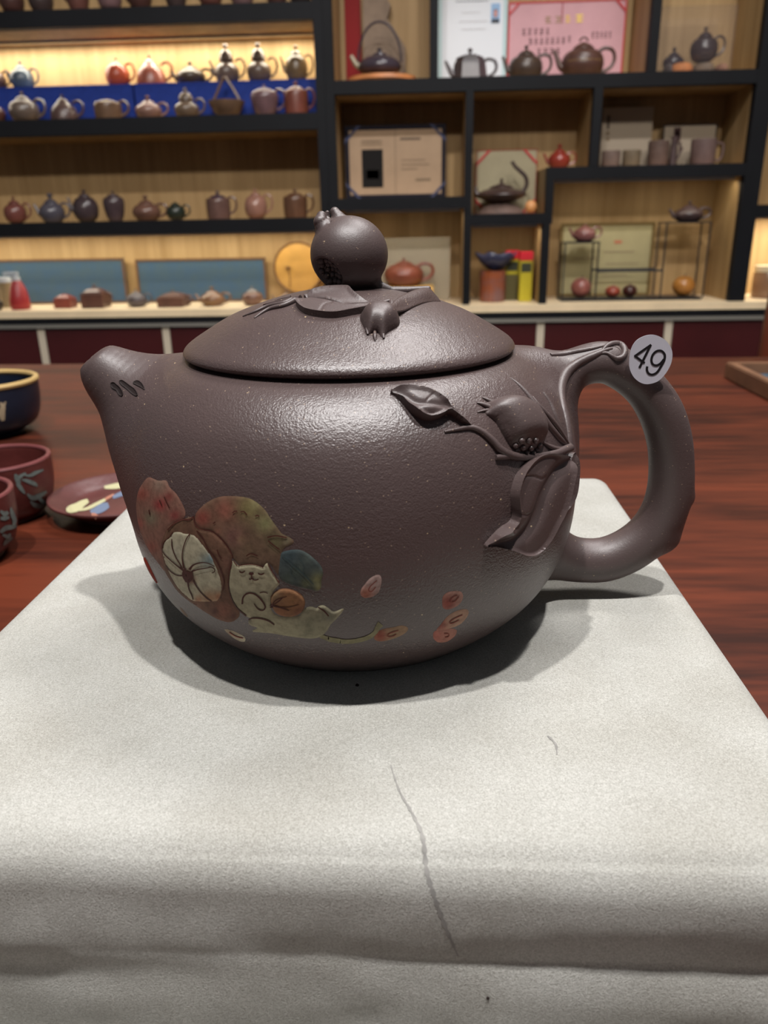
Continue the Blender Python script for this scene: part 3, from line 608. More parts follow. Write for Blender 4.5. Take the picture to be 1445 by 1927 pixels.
painted('painted_fruit_flesh', C4([(216, 500), (228, 455), (262, 425), (282, 395), (320, 388), (365, 402), (400, 404), (440, 430), (478, 480), (522, 540), (556, 610), (584, 690), (590, 760), (572, 815), (545, 830), (482, 834), (420, 830), (380, 812), (322, 758), (275, 692), (243, 620), (222, 555)]),
        blend([(196, 186, 152), (390, 1055, 14, (150, 160, 148)), (400, 1050, 9, (120, 145, 148)), (395, 1125, 14, (186, 134, 92)), (412, 1122, 9, (180, 118, 80)), (355, 1078, 7, (118, 70, 52)), (362, 1090, 7, (120, 72, 56)), (375, 1128, 8, (190, 130, 92)), (330, 1040, 14, (200, 192, 162))]),
        lines=[C4([(348, 640, 3), (330, 600, 2), (300, 550, 2), (278, 490, 2), (276, 440, 1.5)]), C4([(352, 620, 4), (340, 560, 2), (346, 500, 2), (366, 440, 2), (390, 405, 1.5)]), C4([(344, 632, 3), (290, 590, 2), (240, 545, 2), (218, 515, 1.5)]), C4([(350, 665, 3), (310, 665, 2), (268, 640, 2), (238, 605, 1.5)]), C4([(375, 710, 3), (382, 750, 2), (400, 790, 2), (407, 815, 1.5)]), C4([(408, 695, 3), (440, 750, 2), (485, 800, 2), (522, 826, 1.5)]), C4([(385, 630, 5), (410, 600, 3), (460, 586, 2), (500, 590, 1.5), (540, 610, 1.5)]), C4([(400, 640, 3), (440, 628, 2), (500, 618, 1.5)]), C4([(500, 618, 1.6), (520, 612, 1.6), (540, 625, 1.6), (538, 645, 1.6), (522, 648, 1.6)]),
               C4([(350, 640, 6), (385, 660, 8), (365, 690, 7)]), C4([(360, 620, 4), (350, 660, 7), (370, 705, 5)]), C4([(395, 640, 4), (400, 680, 4), (372, 712, 4)]), C4([(216, 500), (228, 455), (262, 425), (284, 392)]), C4([(415, 405), (478, 480), (522, 540), (560, 615), (586, 690), (590, 760), (574, 812)]), C4([(410, 838), (470, 850), (540, 835)])], lw=1.6, label='cream segmented flesh of the split fruit with brown star centre', off=.00026)
painted('painted_leaf', C4([(952, 525), (1000, 510), (1060, 507), (1110, 528), (1150, 560), (1190, 600), (1208, 650), (1197, 700), (1196, 738), (1172, 762), (1120, 750), (1060, 737), (1000, 718), (952, 694), (934, 655), (938, 600), (944, 550)]),
        blend([(74, 84, 82), (545, 1045, 18, (66, 82, 86)), (560, 1075, 14, (78, 92, 82)), (598, 1090, 14, (128, 126, 80)), (600, 1105, 8, (148, 142, 90)), (580, 1050, 14, (84, 96, 90)), (575, 1098, 10, (104, 108, 76)), (540, 1090, 12, (84, 96, 84))]),
        lines=[C4([(950, 540, 1.5), (1020, 600, 2), (1080, 650, 2), (1150, 720, 1.2)]), C4([(1020, 600, 1.2), (1010, 650, 1.2), (1040, 690, 1.2)]), C4([(1060, 560, 1.2), (1090, 600, 1.2), (1085, 650, 1.2)])], label='blue-grey and yellow painted leaf', off=.00020, lmat=mat('painted_line_teal', (58, 70, 70), .6))
painted('painted_cat', C4([(655, 573), (680, 600), (700, 606), (750, 598), (800, 603), (838, 616), (850, 596), (868, 590), (888, 630), (912, 670), (936, 700), (938, 720), (912, 750), (890, 790), (885, 840), (895, 890), (940, 918), (1000, 922), (1060, 912), (1092, 872), (1130, 858), (1172, 868), (1178, 856), (1210, 850), (1242, 868), (1275, 888), (1330, 870), (1332, 884), (1296, 928), (1255, 970), (1232, 1008), (1200, 1038), (1150, 1055), (1060, 1050), (960, 1036), (880, 1022), (790, 1016), (772, 1006), (802, 990), (762, 975), (745, 950), (762, 934), (718, 908), (670, 860), (642, 800), (626, 730), (628, 660), (640, 600)]),
        blend([(176, 166, 130), (460, 1085, 40, (184, 174, 138)), (590, 1170, 34, (150, 144, 114)), (500, 1185, 26, (172, 162, 126)), (620, 1160, 14, (140, 136, 112))]),
        lines=[C4([(655, 573, 2), (680, 605, 2)]), C4([(685, 607), (750, 598), (800, 603), (842, 618)]), C4([(868, 592), (895, 645), (925, 690), (938, 712)]), C4([(648, 580), (630, 650), (625, 730), (645, 810), (680, 868), (735, 915)]), C4([(693, 635, 2), (700, 645, 3), (714, 646, 3), (727, 636, 2)]), C4([(808, 650, 2), (820, 658, 3), (834, 657, 3), (846, 650, 2)]), C4([(752, 650, 4), (766, 655, 6), (780, 649, 4)]), C4([(768, 655), (769, 682)]), C4([(752, 684), (762, 691), (770, 682), (782, 692), (797, 693), (811, 687)]),
               C4([(710, 842, 3), (716, 800, 3), (742, 776, 3), (778, 776, 3), (812, 798, 3), (840, 832, 3), (852, 862, 2.6), (836, 880, 2.6), (808, 872, 2), (782, 838, 1.5)]), C4([(818, 772, 2), (845, 767, 2), (868, 775, 1.5)]), C4([(748, 938, 2), (775, 928, 2.6), (822, 930, 2.6), (872, 945, 2.6), (908, 970, 2)]), C4([(1180, 862, 2), (1215, 884, 2.6), (1243, 916, 2.4)])], lw=2.2, label='cream white cat lying on its back with closed eyes', step=2.6, off=.00028)
painted('painted_leaf', C4([(885, 800), (912, 766), (960, 746), (1020, 753), (1070, 782), (1096, 822), (1090, 870), (1060, 905), (1010, 921), (950, 915), (910, 890), (890, 850)]),
        blend([(156, 104, 66), (550, 1130, 14, (168, 112, 66)), (520, 1120, 10, (164, 128, 88)), (562, 1150, 10, (140, 84, 56)), (530, 1150, 10, (160, 100, 62))]),
        lines=[C4([(842, 848, 2.6), (885, 850, 2.6), (940, 862, 2.2), (1000, 882, 1.4)]), C4([(842, 860, 2), (900, 862, 2)]), C4([(895, 848, 2), (920, 815, 1.8), (985, 795, 1.2)]), C4([(905, 845, 1.6), (940, 820, 2), (960, 800, 1.4)]), C4([(940, 862, 1.4), (1000, 860, 1.4), (1060, 845, 1)]), C4([(885, 800), (912, 766), (960, 746), (1020, 753), (1070, 782)])], lw=1.4, label='orange painted leaf held in the cat paws', off=.00042)
TL = C4([(1190, 1036, 7), (1240, 1056, 8), (1320, 1070, 8)]) + C5([(60, 550, 8), (130, 562, 8), (210, 566, 8), (290, 553, 8), (350, 530, 8), (385, 500, 8), (400, 470, 10), (420, 445, 12)])
mb = MB(); ribbon(mb, TL, BP, off=.00012); mb.c = [lin((136, 130, 100))] * len(mb.v); obj('painted_tail', mb, SLIP, BODY)
for i, (ol, li, c) in enumerate((
    (C5([(283, 248), (287, 212), (312, 178), (345, 140), (385, 117), (415, 117), (426, 150), (418, 200), (400, 240), (360, 264), (310, 270)]), [C5([(395, 150), (350, 190), (338, 220), (360, 225), (385, 195)])], ((184, 150, 140), (186, 108, 84), (688, 1118))),
    (C5([(843, 262), (870, 235), (920, 224), (966, 230), (980, 262), (966, 300), (930, 332), (880, 350), (845, 340), (838, 300)]), [C5([(940, 250), (900, 270), (890, 300)]), C5([(950, 260), (925, 290), (900, 300)])], ((182, 130, 112), (170, 78, 64), (842, 1135))),
    (C5([(800, 492), (830, 450), (870, 400), (920, 366), (975, 348), (1012, 352), (1016, 380), (992, 420), (950, 456), (880, 480)]), [C5([(975, 385), (910, 415), (885, 440), (910, 440), (950, 420)])], ((186, 140, 112), (172, 90, 76), (828, 1175))),
    (C5([(784, 500), (840, 486), (900, 479), (936, 490), (930, 520), (902, 550), (860, 571), (810, 572), (778, 545)]), [C5([(850, 512), (880, 512), (880, 532), (855, 536)])], ((184, 118, 98), (190, 104, 88), (820, 1195))),
    (C5([(374, 540), (400, 500), (450, 480), (510, 470), (560, 459), (601, 470), (602, 495), (562, 525), (500, 550), (430, 566), (388, 560)]), [C5([(540, 490), (480, 510), (465, 530), (500, 530), (525, 515)])], ((178, 140, 104), (160, 74, 56), (715, 1195))),
    (C4([(600, 1000), (640, 1005), (690, 1025), (726, 1050), (722, 1076), (690, 1070), (640, 1042)]), [C4([(630, 1015), (670, 1040), (715, 1052)])], ((196, 180, 150), (176, 150, 120), (430, 1192))),
    (C4([(322, 862), (345, 880), (375, 920), (360, 918), (335, 888)]), [], ((140, 112, 92), (140, 112, 92), (345, 1155))))):
    (a, b2, (bu, bv_)) = c; painted('painted_seed', ol, blend([a, (bu, bv_, 13, b2)]), lines=li, lw=1.6, label=None, step=2.2, lmat=mat('painted_line_red', (120, 56, 46), .6))
relief('painted_pomegranate', [(271, 1046), (277, 1056), (286, 1074), (297, 1096), (302, 1104), (292, 1092), (281, 1074), (273, 1056)], dome(.0006, 4), BODY, BP, mats=mat('red_slip', (130, 46, 34), .6), step=2, label='thin red edge of a fruit wrapping round the left side')
# ---------------------------------------------------------------- sticker
def K8(x, y): return (1080 + x / 6.88, 620 + y / 6.88)
def stk(u, v, o=0.0):                       # a softly bowed paper disc touching the handle's near side
    d = PD - .0066 + .35 * ((u - 1212) / 7400) ** 2 * 20 - o; return tow(atp(u, v, d))
out = resample(catmull([K8(*p) for p in ((1000, 68), (1100, 88), (1200, 155), (1260, 250), (1273, 340), (1252, 450), (1185, 570), (1085, 670), (950, 708), (850, 682), (770, 612), (722, 510), (714, 400), (736, 260), (800, 150), (900, 88))], 6, True), 3, True)
mb = MB(); cu = out.mean(0); k = len(out); vs = []
for t in (1, .66, .33): vs += [stk(*(cu + (p - cu) * t)) for p in out]
vs.append(stk(*cu)); fs = [(a * k + i, a * k + (i + 1) % k, (a + 1) * k + (i + 1) % k, (a + 1) * k + i) for a in range(2) for i in range(k)] + [(2 * k + i, 2 * k + (i + 1) % k, 3 * k) for i in range(k)]
mb.add(vs, fs); PAPER = mat('sticker_paper', (205, 204, 214), .75)
ST = obj('price_sticker', mb, PAPER, POT, smooth=False, label='round white paper sticker reading 49 in black'); sm = ST.modifiers.new('thick', 'SOLIDIFY'); sm.thickness = .00012; sm.offset = 0
def digit(L, cl=False, wd=4.4):
    Q = resample(catmull([K8(*p) for p in L], 8) if cl else np.array([K8(*p) for p in L]), 1.2); mb = MB(); vs = []
    for i, q in enumerate(Q):
        t = Q[min(i + 1, len(Q) - 1)] - Q[max(i - 1, 0)]; t = t / np.linalg.norm(t); n_ = np.array([-t[1], t[0]]) * wd / 2; vs += [stk(*(q + n_), .00012), stk(*(q - n_), .00012)]
    mb.add(vs, [(2 * i, 2 * i + 1, 2 * i + 3, 2 * i + 2) for i in range(len(Q) - 1)]); return mb
INK = mat('black_ink', (16, 14, 18), .5)
d4 = digit([(1000, 198), (782, 350)]); 
for L in ([(785, 342), (915, 436)], [(996, 196), (846, 498)]): q = digit(L); d4.add(q.v, q.f)
obj('digit', d4, INK, ST, label='black digit 4')
d9 = digit([(1176, 372), (1172, 320), (1130, 278), (1070, 282), (1020, 330), (1002, 400), (1022, 452), (1070, 466), (1120, 440), (1165, 385)], True)
q = digit([(1174, 350), (1168, 400), (1120, 490), (1070, 560), (1010, 586), (962, 566), (944, 520), (948, 478)], True); d9.add(q.v, q.f); obj('digit', d9, INK, ST, label='black digit 9')
# ---------------------------------------------------------------- shelving
def zr(z): return CH + z                      # heights measured from the camera
LZ = dict(T=.80, A=.500, B=.2585, Cc=.0108); LB_ = dict(T=.76, A=.4617, B=.220, Cc=-.0237); BASE = zr(-.2188)
def rail(mb, x0, x1, z0, z1): mb.box(x0, x1, YS, YS + .025, z0, z1)
def shelf_unit(label, x0, x1):
    t = thing('display_shelf', label, 'shelf', ((x0 + x1) / 2, 2.3, BASE), 'wall shelving units')
    mb = MB(); mb.box(x0, x1, YB, YB + .018, BASE, zr(.95)); obj('back_panel', mb, OAK, t, smooth=False); return t
def board(t, x0, x1, z0, z1, ztop=None):
    mb = MB(); rail(mb, x0, x1, z0, z1); obj('front_rail', mb, BLACK, t, smooth=False)
    mb = MB(); mb.box(x0, x1, YS + .0252, YB - .0002, z0, z1); obj('shelf_board', mb, OAK, t, smooth=False)
def divider(t, x0, x1, z0, z1):
    mb = MB(); mb.box(x0, x1, YS - .0006, YS + .0244, z0, z1); obj('front_post', mb, BLACK, t, smooth=False)
    mb = MB(); mb.box(x0, x1, YS + .0252, YB - .0004, z0 + .0002, z1 - .0002); obj('divider_board', mb, OAK, t, smooth=False)
LEDM = mat('led_glow', (255, 236, 200), .5, emit=(255, 226, 178), estr=6)
def led(t, x0, x1, z, power, y=YB - .045, col=(1, .93, .76)):
    mb = MB(); mb.box(x0, x1, y - .006, y + .006, z - .006, z - .0002); obj('led_channel', mb, mat('aluminium', (170, 170, 170), .4, metal=1), t, smooth=False)
    n = max(3, int((x1 - x0) / .02)); mb = MB()
    for i in range(n):
        x = x0 + (x1 - x0) * (i + .5) / n; mb.box(x - .003, x + .003, y + .0062, y + .0075, z - .0055, z - .002)
    obj('led_diode', mb, LEDM, t, smooth=False, kind='stuff')
    l = lamp('led_strip_light', ((x0 + x1) / 2, y + .012, z - .008), ((x0 + x1) / 2, y + .03, z - .14), x1 - x0, power, col, .008)
SL = shelf_unit('left shelving unit with two lit rows, crowded with small clay teapots', -2.30, -.2465)
divider(SL, -.2695, -.2467, BASE, zr(.95)); divider(SL, -2.30, -2.277, BASE, zr(.95))
for k in ('T', 'A', 'B', 'Cc'): board(SL, -2.2768, -.2697, zr(LB_[k]), zr(LZ[k]))
led(SL, -2.2, -.275, zr(LB_['A']), 5.5, y=2.345); led(SL, -2.2, -.275, zr(LB_['Cc']), 3.4, y=2.30)
SR_ = shelf_unit('right shelving unit of uneven black-framed cubbies holding certificates and teapots', -.2463, .8520)
divider(SR_, -.2461, -.2235, BASE, zr(.95)); divider(SR_, .8100, .8520, BASE, zr(.95))
board(SR_, -.2233, .8098, zr(.76), zr(.80)); board(SR_, -.2233, .8098, zr(.2970), zr(.3280))
divider(SR_, .0150, .0345, zr(.3282), zr(.76)); divider(SR_, .5440, .5660, zr(.3282), zr(.76))
divider(SR_, .1050, .1240, BASE, zr(.2968)); divider(SR_, .4195, .4415, zr(.1192), zr(.2968))
board(SR_, -.2233, .1048, zr(.0250), zr(.0547)); board(SR_, .3140, .8098, zr(.0890), zr(.1190)); divider(SR_, .3140, .3335, zr(-.0170), zr(.0888))
board(SR_, .1242, .3335, zr(-.0170), zr(.0102) - .0274 + .0272); divider(SR_, .3100, .3290, BASE, zr(-.0172))
led(SR_, -.21, .095, zr(.0250), .12, y=YS + .04); led(SR_, .13, .30, zr(-.0170), .12, y=YS + .04); led(SR_, .34, .80, zr(.0890), .25, y=YS + .04)
SF = shelf_unit('end shelving unit just past the thick right post, brightly lit', .8524, 2.0)
divider(SF, 1.977, 2.0, BASE, zr(.95)); board(SF, .8526, 1.9768, zr(-.010), zr(.020)); board(SF, .8526, 1.9768, zr(.3282), zr(.36)); board(SF, .8526, 1.9768, zr(.76), zr(.80))
led(SF, .86, 1.5, zr(-.010), 2.5, y=2.30)
# counter and low cupboards
ct = thing('countertop', 'long pale wooden counter shelf with black edge above the dark red cupboards', 'counter', (0, 2.3, zr(-.2655)))
mb = MB(); mb.box(-2.3, 1.06, YS - .012, YB, zr(-.2385), BASE - .0002); obj('wood_top', mb, mat('pale_oak', (228, 206, 170), .4, noise=.12, nscale=12), ct, smooth=False)
mb = MB(); mb.box(-2.3, 1.06, YS - .010, YS + .01, zr(-.2555), zr(-.2387)); obj('black_edge', mb, BLACK, ct, smooth=False)
mb = MB(); mb.box(-2.3, 1.06, YS - .012, YS + .01, zr(-.2660), zr(-.2557)); obj('metal_trim', mb, mat('brushed_aluminium', (150, 146, 138), .4, metal=.6), ct, smooth=False)
bc = thing('base_cabinet', 'row of dark maroon cupboard doors with pale strips between them', 'cabinet', (0, 2.3, 0))
MAROON = mat('maroon_lacquer', (66, 20, 22), .35, noise=.25, nscale=4); PALE = mat('pale_strip', (196, 184, 164), .5)
mb = MB(); mb.box(-2.3, 1.06, YS + .022, YB, .08, zr(-.2662)); obj('carcass', mb, MAROON, bc, smooth=False)
mb = MB(); mb.box(-2.3, 1.04, YS + .05, YB - .02, .0, .0798); obj('plinth', mb, BLACK, bc, smooth=False)
xs_ = [-2.3, -2.157, -1.796, -1.435, -1.074, -.718, -.371, -.027, .317, .660, 1.003, 1.06]
for i in range(len(xs_) - 1):
    mb = MB(); mb.box(xs_[i] + .0105, xs_[i + 1] - .0105, YS, YS + .0218, .085, zr(-.2664), b=.001); obj('door', mb, MAROON, bc, smooth=False)
for x in xs_[1:-1]:
    mb = MB(); mb.box(x - .0100, x + .0100, YS - .002, YS + .0216, .085, zr(-.2664)); obj('pale_stile', mb, PALE, bc, smooth=False)
# ---------------------------------------------------------------- small teapots and the rest of the goods
def glaze(c, r=.38, c2=None): return mat('fired_clay', c, r, noise=.35, nscale=25, bump=.2, bscale=300, col2=c2)
STY = {
 'round': ([(.50, 0), (.56, .02), (.80, .12), (.96, .34), (1, .52), (.94, .74), (.76, .90), (.50, .98), (.46, 1)], .70, [(.52, 0), (.50, .12), (.36, .55), (.12, .9), (.05, 1)], .17, 28),
 'flat': ([(.60, 0), (.70, .03), (.90, .25), (1, .48), (.95, .72), (.72, .93), (.52, 1)], .62, [(.56, 0), (.52, .2), (.3, .75), (.06, 1)], .18, 28),
 'gourd': ([(.55, 0), (.62, .03), (.86, .15), (1, .40), (.96, .62), (.72, .78), (.52, .86), (.56, .93), (.58, 1)], .60, [(.60, 0), (.56, .25), (.50, .5), (.34, .8), (.10, .98), (.05, 1)], .26, 28),
 'cone': ([(.96, 0), (1, .04), (.98, .30), (.86, .62), (.58, .86), (.40, 1)], .72, [(.42, 0), (.36, .3), (.16, .8), (.05, 1)], .16, 28),
 'cyl': ([(.86, 0), (.92, .03), (.96, .30), (.98, .70), (.94, .93), (.70, 1), (.60, 1)], .74, [(.66, 0), (.62, .25), (.40, .7), (.08, 1)], .12, 28),
 'tall': ([(.60, 0), (.66, .03), (.84, .25), (.98, .60), (1, .78), (.86, .94), (.55, 1)], .80, [(.56, 0), (.50, .4), (.2, .85), (.05, 1)], .10, 28),
 'box': ([(.96, 0), (1, .04), (1, .90), (.94, .97), (.80, 1)], .62, [(.84, 0), (.80, .25), (.46, .72), (.10, 1)], .24, 4),
 'hex': ([(1.0, 0), (1.02, .05), (.90, .80), (.84, .96), (.70, 1)], .64, [(.78, 0), (.78, .35), (.60, .6), (.10, .9), (.05, 1)], .20, 6),
 'melon': ([(.55, 0), (.62, .03), (.88, .18), (1, .45), (.95, .70), (.74, .90), (.45, 1)], .76, [(.46, 0), (.40, .4), (.2, .85), (.05, 1)], .12, 28)}
def pot(label, group, X, Y, Z, R, h, style='round', col=(80, 55, 45), spout=-1, hand=1, name='teapot', rough=.34, lidcol=None, panel=None, knob=1.0, over=False, rz=0.0, ring=False):
    prof, fb, lprof, fl, n = STY[style]; t = thing(name, label, 'teapot', (X, Y, Z), group); G = glaze(col, rough); G2 = glaze(lidcol, rough) if lidcol else G; n = n if n > 8 else n
    rot = .5 if n == 4 else 0; k = 1 / math.cos(math.pi / n) if n == 4 else 1; sy = 1.0
    o = (X, Y, Z); sm = n > 8; hb = h * fb; hl = h * fl; fk = 1 - fb - fl
    P_ = catmull([(r * R * k, z * hb) for r, z in prof], 3) if sm else [(r * R * k, z * hb) for r, z in prof]
    mb = MB(); mb.lathe(P_, n, o, rot=rot)
    if style == 'melon':
        mb.v = [(x + (x - X) * .05 * (abs(math.cos(5 * math.atan2(y - Y, x - X))) - .5), y + (y - Y) * .05 * (abs(math.cos(5 * math.atan2(y - Y, x - X))) - .5), z) for x, y, z in mb.v]
    b = obj('body', mb, G, t, smooth=sm)
    mb = MB(); P_ = [(r * R * k, hb + z * hl - .0004) for r, z in lprof]; P_ = catmull(P_, 3) if sm else P_; mb.lathe([(max(r, 1e-6), z) for r, z in P_], n, o, rot=rot); l_ = obj('lid', mb, G2, t, smooth=sm)
    kr = h * fk * .5 * knob
    if ring:
        mb = MB(); mb.tube([(X + kr * 1.6 * math.cos(a), Y, Z + hb + hl + kr * 1.5 * math.sin(a)) for a in np.linspace(0, math.pi, 9)], kr * .35, 8)
    else: mb = MB(); mb.lathe([(1e-6, 0), (kr * .5, .0), (kr * .45, kr * .35), (kr * .9, kr * .9), (kr, kr * 1.3), (kr * .7, kr * 1.8), (1e-6, kr * 2)], 14, (X, Y, Z + hb + hl - kr * .25))
    obj('knob', mb, G2, l_)
    if spout:
        s = spout; mb = MB(); rr = R * .98
        P_ = catmull([(X + s * rr * .80, Y, Z + hb * .34), (X + s * rr * 1.06, Y, Z + hb * .46), (X + s * rr * 1.24, Y, Z + hb * .72), (X + s * rr * 1.42, Y, Z + hb * 1.0)], 4); mb.tube(P_, np.linspace(R * .20, R * .075, len(P_)), 10); obj('spout', mb, G, t)
    if hand and not over:
        s = hand; mb = MB(); rr = R
        P_ = catmull([(X + s * rr * .72, Y, Z + hb * .90), (X + s * rr * 1.02, Y, Z + hb * 1.02), (X + s * rr * 1.38, Y, Z + hb * .94), (X + s * rr * 1.50, Y, Z + hb * .66), (X + s * rr * 1.32, Y, Z + hb * .38), (X + s * rr * .88, Y, Z + hb * .22)], 4); mb.tube(P_, R * .085, 8); obj('handle', mb, G, t)
    if over:
        mb = MB(); H2 = over; P_ = catmull([(X - R * .80, Y, Z + hb * .8), (X - R * .78, Y, Z + hb + H2 * .45), (X - R * .35, Y, Z + hb + H2 * .92), (X + R * .35, Y, Z + hb + H2 * .92), (X + R * .78, Y, Z + hb + H2 * .45), (X + R * .80, Y, Z + hb * .8)], 4); mb.tube(P_, R * .07, 8); obj('handle', mb, G, t)
    if panel:
        mb = MB(); pr = []
        for i in range(9):
            a = -math.pi / 2 + (i / 8 - .5) * panel[3]
            for zf in (panel[1], panel[2]):
                rb = np.interp(zf, [q[1] for q in prof], [q[0] for q in prof]) * R * 1.012; pr.append((X + rb * math.cos(a), Y + rb * math.sin(a), Z + zf * hb))
        mb.add(pr, [(2 * i, 2 * i + 2, 2 * i + 3, 2 * i + 1) for i in range(8)]); obj('painted_panel', mb, glaze(panel[0], .5), t)
    if rz:
        t.rotation_euler[2] = rz
    return t
def pp(label, group, zs, Y, u0, u1, vt, style, col, spout=-1, hand=1, **kw):
    uc = (u0 + u1) / 2; z = zr(zs) if zs < 1.0 and not kw.pop('absz', False) else zs
    pt = at(uc, vt, Y); R = abs(at(u1, vt, Y)[0] - at(u0, vt, Y)[0]) / 2
    # follow the lean of plumb lines: take x where the base stands
    vb = 963; 
    for v in np.linspace(vt, vt + 160, 161):
        if at(uc, v, Y)[2] <= z: vb = v; break
    return pot(label, group, at(uc, vb, Y)[0], Y, z + .0003, R, at(uc, vt, Y)[2] - z, style, col, spout, hand, **kw)
# row above the top-left rail: only their feet show at the frame's upper edge
G0 = 'dark teapots cut off by the upper frame edge'
for i, u in enumerate((20, 75, 145, 205, 262, 330, 395, 455, 520, 565)):
    pot('dark clay teapot on the topmost left shelf, cut off by the frame', G0, at(u, 0, 2.23)[0], 2.235, zr(.5005), .030, .085, ['round', 'flat', 'tall'][i % 3], [(70, 45, 40), (60, 48, 46), (95, 60, 52), (110, 84, 84)][i % 4], 0 if i % 2 else -1, 0)
# blue risers
BL = mat('blue_box_cloth', (30, 52, 128), .7, noise=.2, nscale=60)
zb = at(300, 156, 2.30)[2]
for lab, u0, u1 in (('blue display riser box on the left, under the slate teapot', -190, 252), ('blue display riser box on the right, under the row of six teapots', 254, 598)):
    xa, xb = at(u0, 190, 2.30)[0], min(at(u1, 190, 2.30)[0], -.272)
    t = thing('riser_box', lab, 'box', ((xa + xb) / 2, 2.35, zr(.2587)), 'blue riser boxes on the second shelf'); mb = MB(); mb.box(xa + .001, xb - .001, 2.30, 2.405, zr(.2587), zb, b=.002); obj('box_body', mb, BL, t)
    mb = MB(); mb.box(xa + .001, xb - .001, 2.299, 2.2998, zb - .006, zb - .001); obj('lid_edge', mb, BL, t, smooth=False)
G1 = 'teapots on the blue riser boxes'; ZB1 = zb - CH
Yb_ = 2.352
pp('small brown teapot at the left frame edge on the blue box', G1, ZB1, Yb_, -26, 14, 121, 'round', (92, 66, 58), -1, 1)
pp('slate blue-grey teapot on the blue box', G1, ZB1, Yb_, 24, 66, 114, 'round', (74, 86, 98), -1, 1)
pp('small round orange-red teapot on the blue box', G1, ZB1, Yb_, 202, 246, 107, 'melon', (168, 72, 44), 0, 1)
pp('terracotta cone-shaped teapot beside the orange one on the blue box', G1, ZB1, Yb_, 259, 314, 102, 'cone', (148, 80, 62), 0, 1)
pp('low flat olive-brown teapot with ring handle on the blue box', G1, ZB1, Yb_, 334, 388, 114, 'flat', (78, 62, 48), -1, 1)
pp('tall gourd-shaped grey-brown teapot on the blue box', G1, ZB1, Yb_, 406, 452, 81, 'gourd', (98, 80, 70), -1, 1)
pp('tall gourd-shaped teapot with a pale grey-green panel on the blue box', G1, ZB1, Yb_, 466, 512, 79, 'gourd', (96, 78, 66), 0, 1, panel=((120, 128, 116), .35, .75, 2.4))
pp('round olive-brown teapot with pointed knob next to the black post', G1, ZB1, Yb_, 538, 580, 83, 'round', (104, 84, 58), -1, 1)
G2 = 'teapots standing in front of the blue riser boxes'; Y2 = 2.255
pp('dark reddish teapot at the left frame edge before the blue box', G2, .2585, Y2, -34, 12, 186, 'round', (82, 50, 46), 0, -1)
pp('grey-brown teapot with pointed knob, first whole one before the blue box', G2, .2585, Y2, 22, 76, 171, 'round', (96, 82, 72), 0, 1, rough=.28)
pp('dark brown teapot with broad lid, left of the one with a gleaming top', G2, .2585, Y2, 98, 148, 177, 'cone', (78, 58, 52), 0, 1)
pp('bronze-brown flat-topped teapot with gleaming shoulder', G2, .2585, Y2, 180, 232, 180, 'cyl', (98, 74, 56), 0, 1, rough=.25, knob=.4)
pp('shiny low pinkish-brown teapot with small knob', G2, .2585, Y2, 257, 306, 178, 'flat', (128, 96, 84), 0, 1, rough=.22)
pp('brown teapot with tall round knob beside the open basket pot', G2, .2585, Y2, 330, 376, 164, 'gourd', (100, 82, 66), 0, 1, rough=.3)
pp('tall mauve-brown teapot before the blue box', G2, .2585, Y2, 474, 526, 158, 'tall', (104, 78, 80), 0, 1, rough=.28)
pp('terracotta cylindrical teapot with round knob by the black post', G2, .2585, Y2, 536, 582, 152, 'cyl', (112, 62, 50), 0, 1)
def basket():
    X, Y, Z = at(428, 215, Y2)[0], Y2, zr(.2588); t = thing('basket_pot', 'low bowl-shaped clay pot with a tall triangular overhead handle', 'teapot', (X, Y, Z), G2); G = glaze((104, 80, 62), .3)
    mb = MB(); mb.lathe([(1e-6, .0), (.022, 0), (.036, .012), (.046, .032), (.047, .037), (.044, .037), (.034, .016), (1e-6, .010)], 28, (X, Y, Z)); obj('bowl', mb, G, t)
    mb = MB(); mb.tube([(X - .038, Y, Z + .032), (X - .020, Y, Z + .062), (X - .003, Y, Z + .092), (X + .003, Y, Z + .092), (X + .022, Y, Z + .062), (X + .038, Y, Z + .032)], .0035, 8); obj('handle', mb, G, t)
basket()
G3 = 'teapots on the unlit third shelf'; Y3 = 2.26
for a in (('reddish-brown glossy teapot, leftmost on the unlit third shelf', 12, 52, 369, 'round', (112, 66, 58), 0, 1),
          ('low grey teapot with loop handle on the unlit third shelf', 78, 124, 362, 'flat', (78, 74, 82), -1, 1),
          ('dark ribbed melon teapot on the unlit third shelf', 142, 188, 356, 'melon', (66, 54, 56), -1, 0),
          ('dark tall egg-shaped teapot beside the ribbed one', 199, 238, 358, 'tall', (72, 58, 60), 0, 0),
          ('copper-brown low teapot with small round knob on the unlit third shelf', 252, 304, 366, 'flat', (104, 74, 62), 0, 1),
          ('brown teapot with dark purple lid and gleaming shoulder', 390, 436, 358, 'cyl', (100, 74, 66), 0, 1),
          ('pinkish-tan egg-shaped teapot on the unlit third shelf', 462, 504, 354, 'melon', (150, 108, 92), 0, 1),
          ('dark brown shiny teapot by the black post on the third shelf', 534, 580, 354, 'cyl', (98, 68, 50), 0, 1)):
    kw = dict(rough=.24)
    if a[5] == (100, 74, 66): kw['lidcol'] = (62, 48, 66)
    pp(a[0], G3, .0108, Y3, a[1], a[2], a[3], a[4], a[5], a[6], a[7], **kw)
pot('tiny blackish-green round teapot on the unlit third shelf', G3, at(332, 410, Y3)[0], Y3, zr(.0112), .026, .052, 'round', (38, 44, 36), 0, 1, knob=.3, rough=.3)
G4 = 'teapots on the lit counter shelf'; Y4 = 2.275
pp('small red-brown squarish teapot on the counter beside the red bottle', G4, -.2188, Y4, 109, 140, 549, 'box', (120, 58, 46), 0, 0, knob=.3)
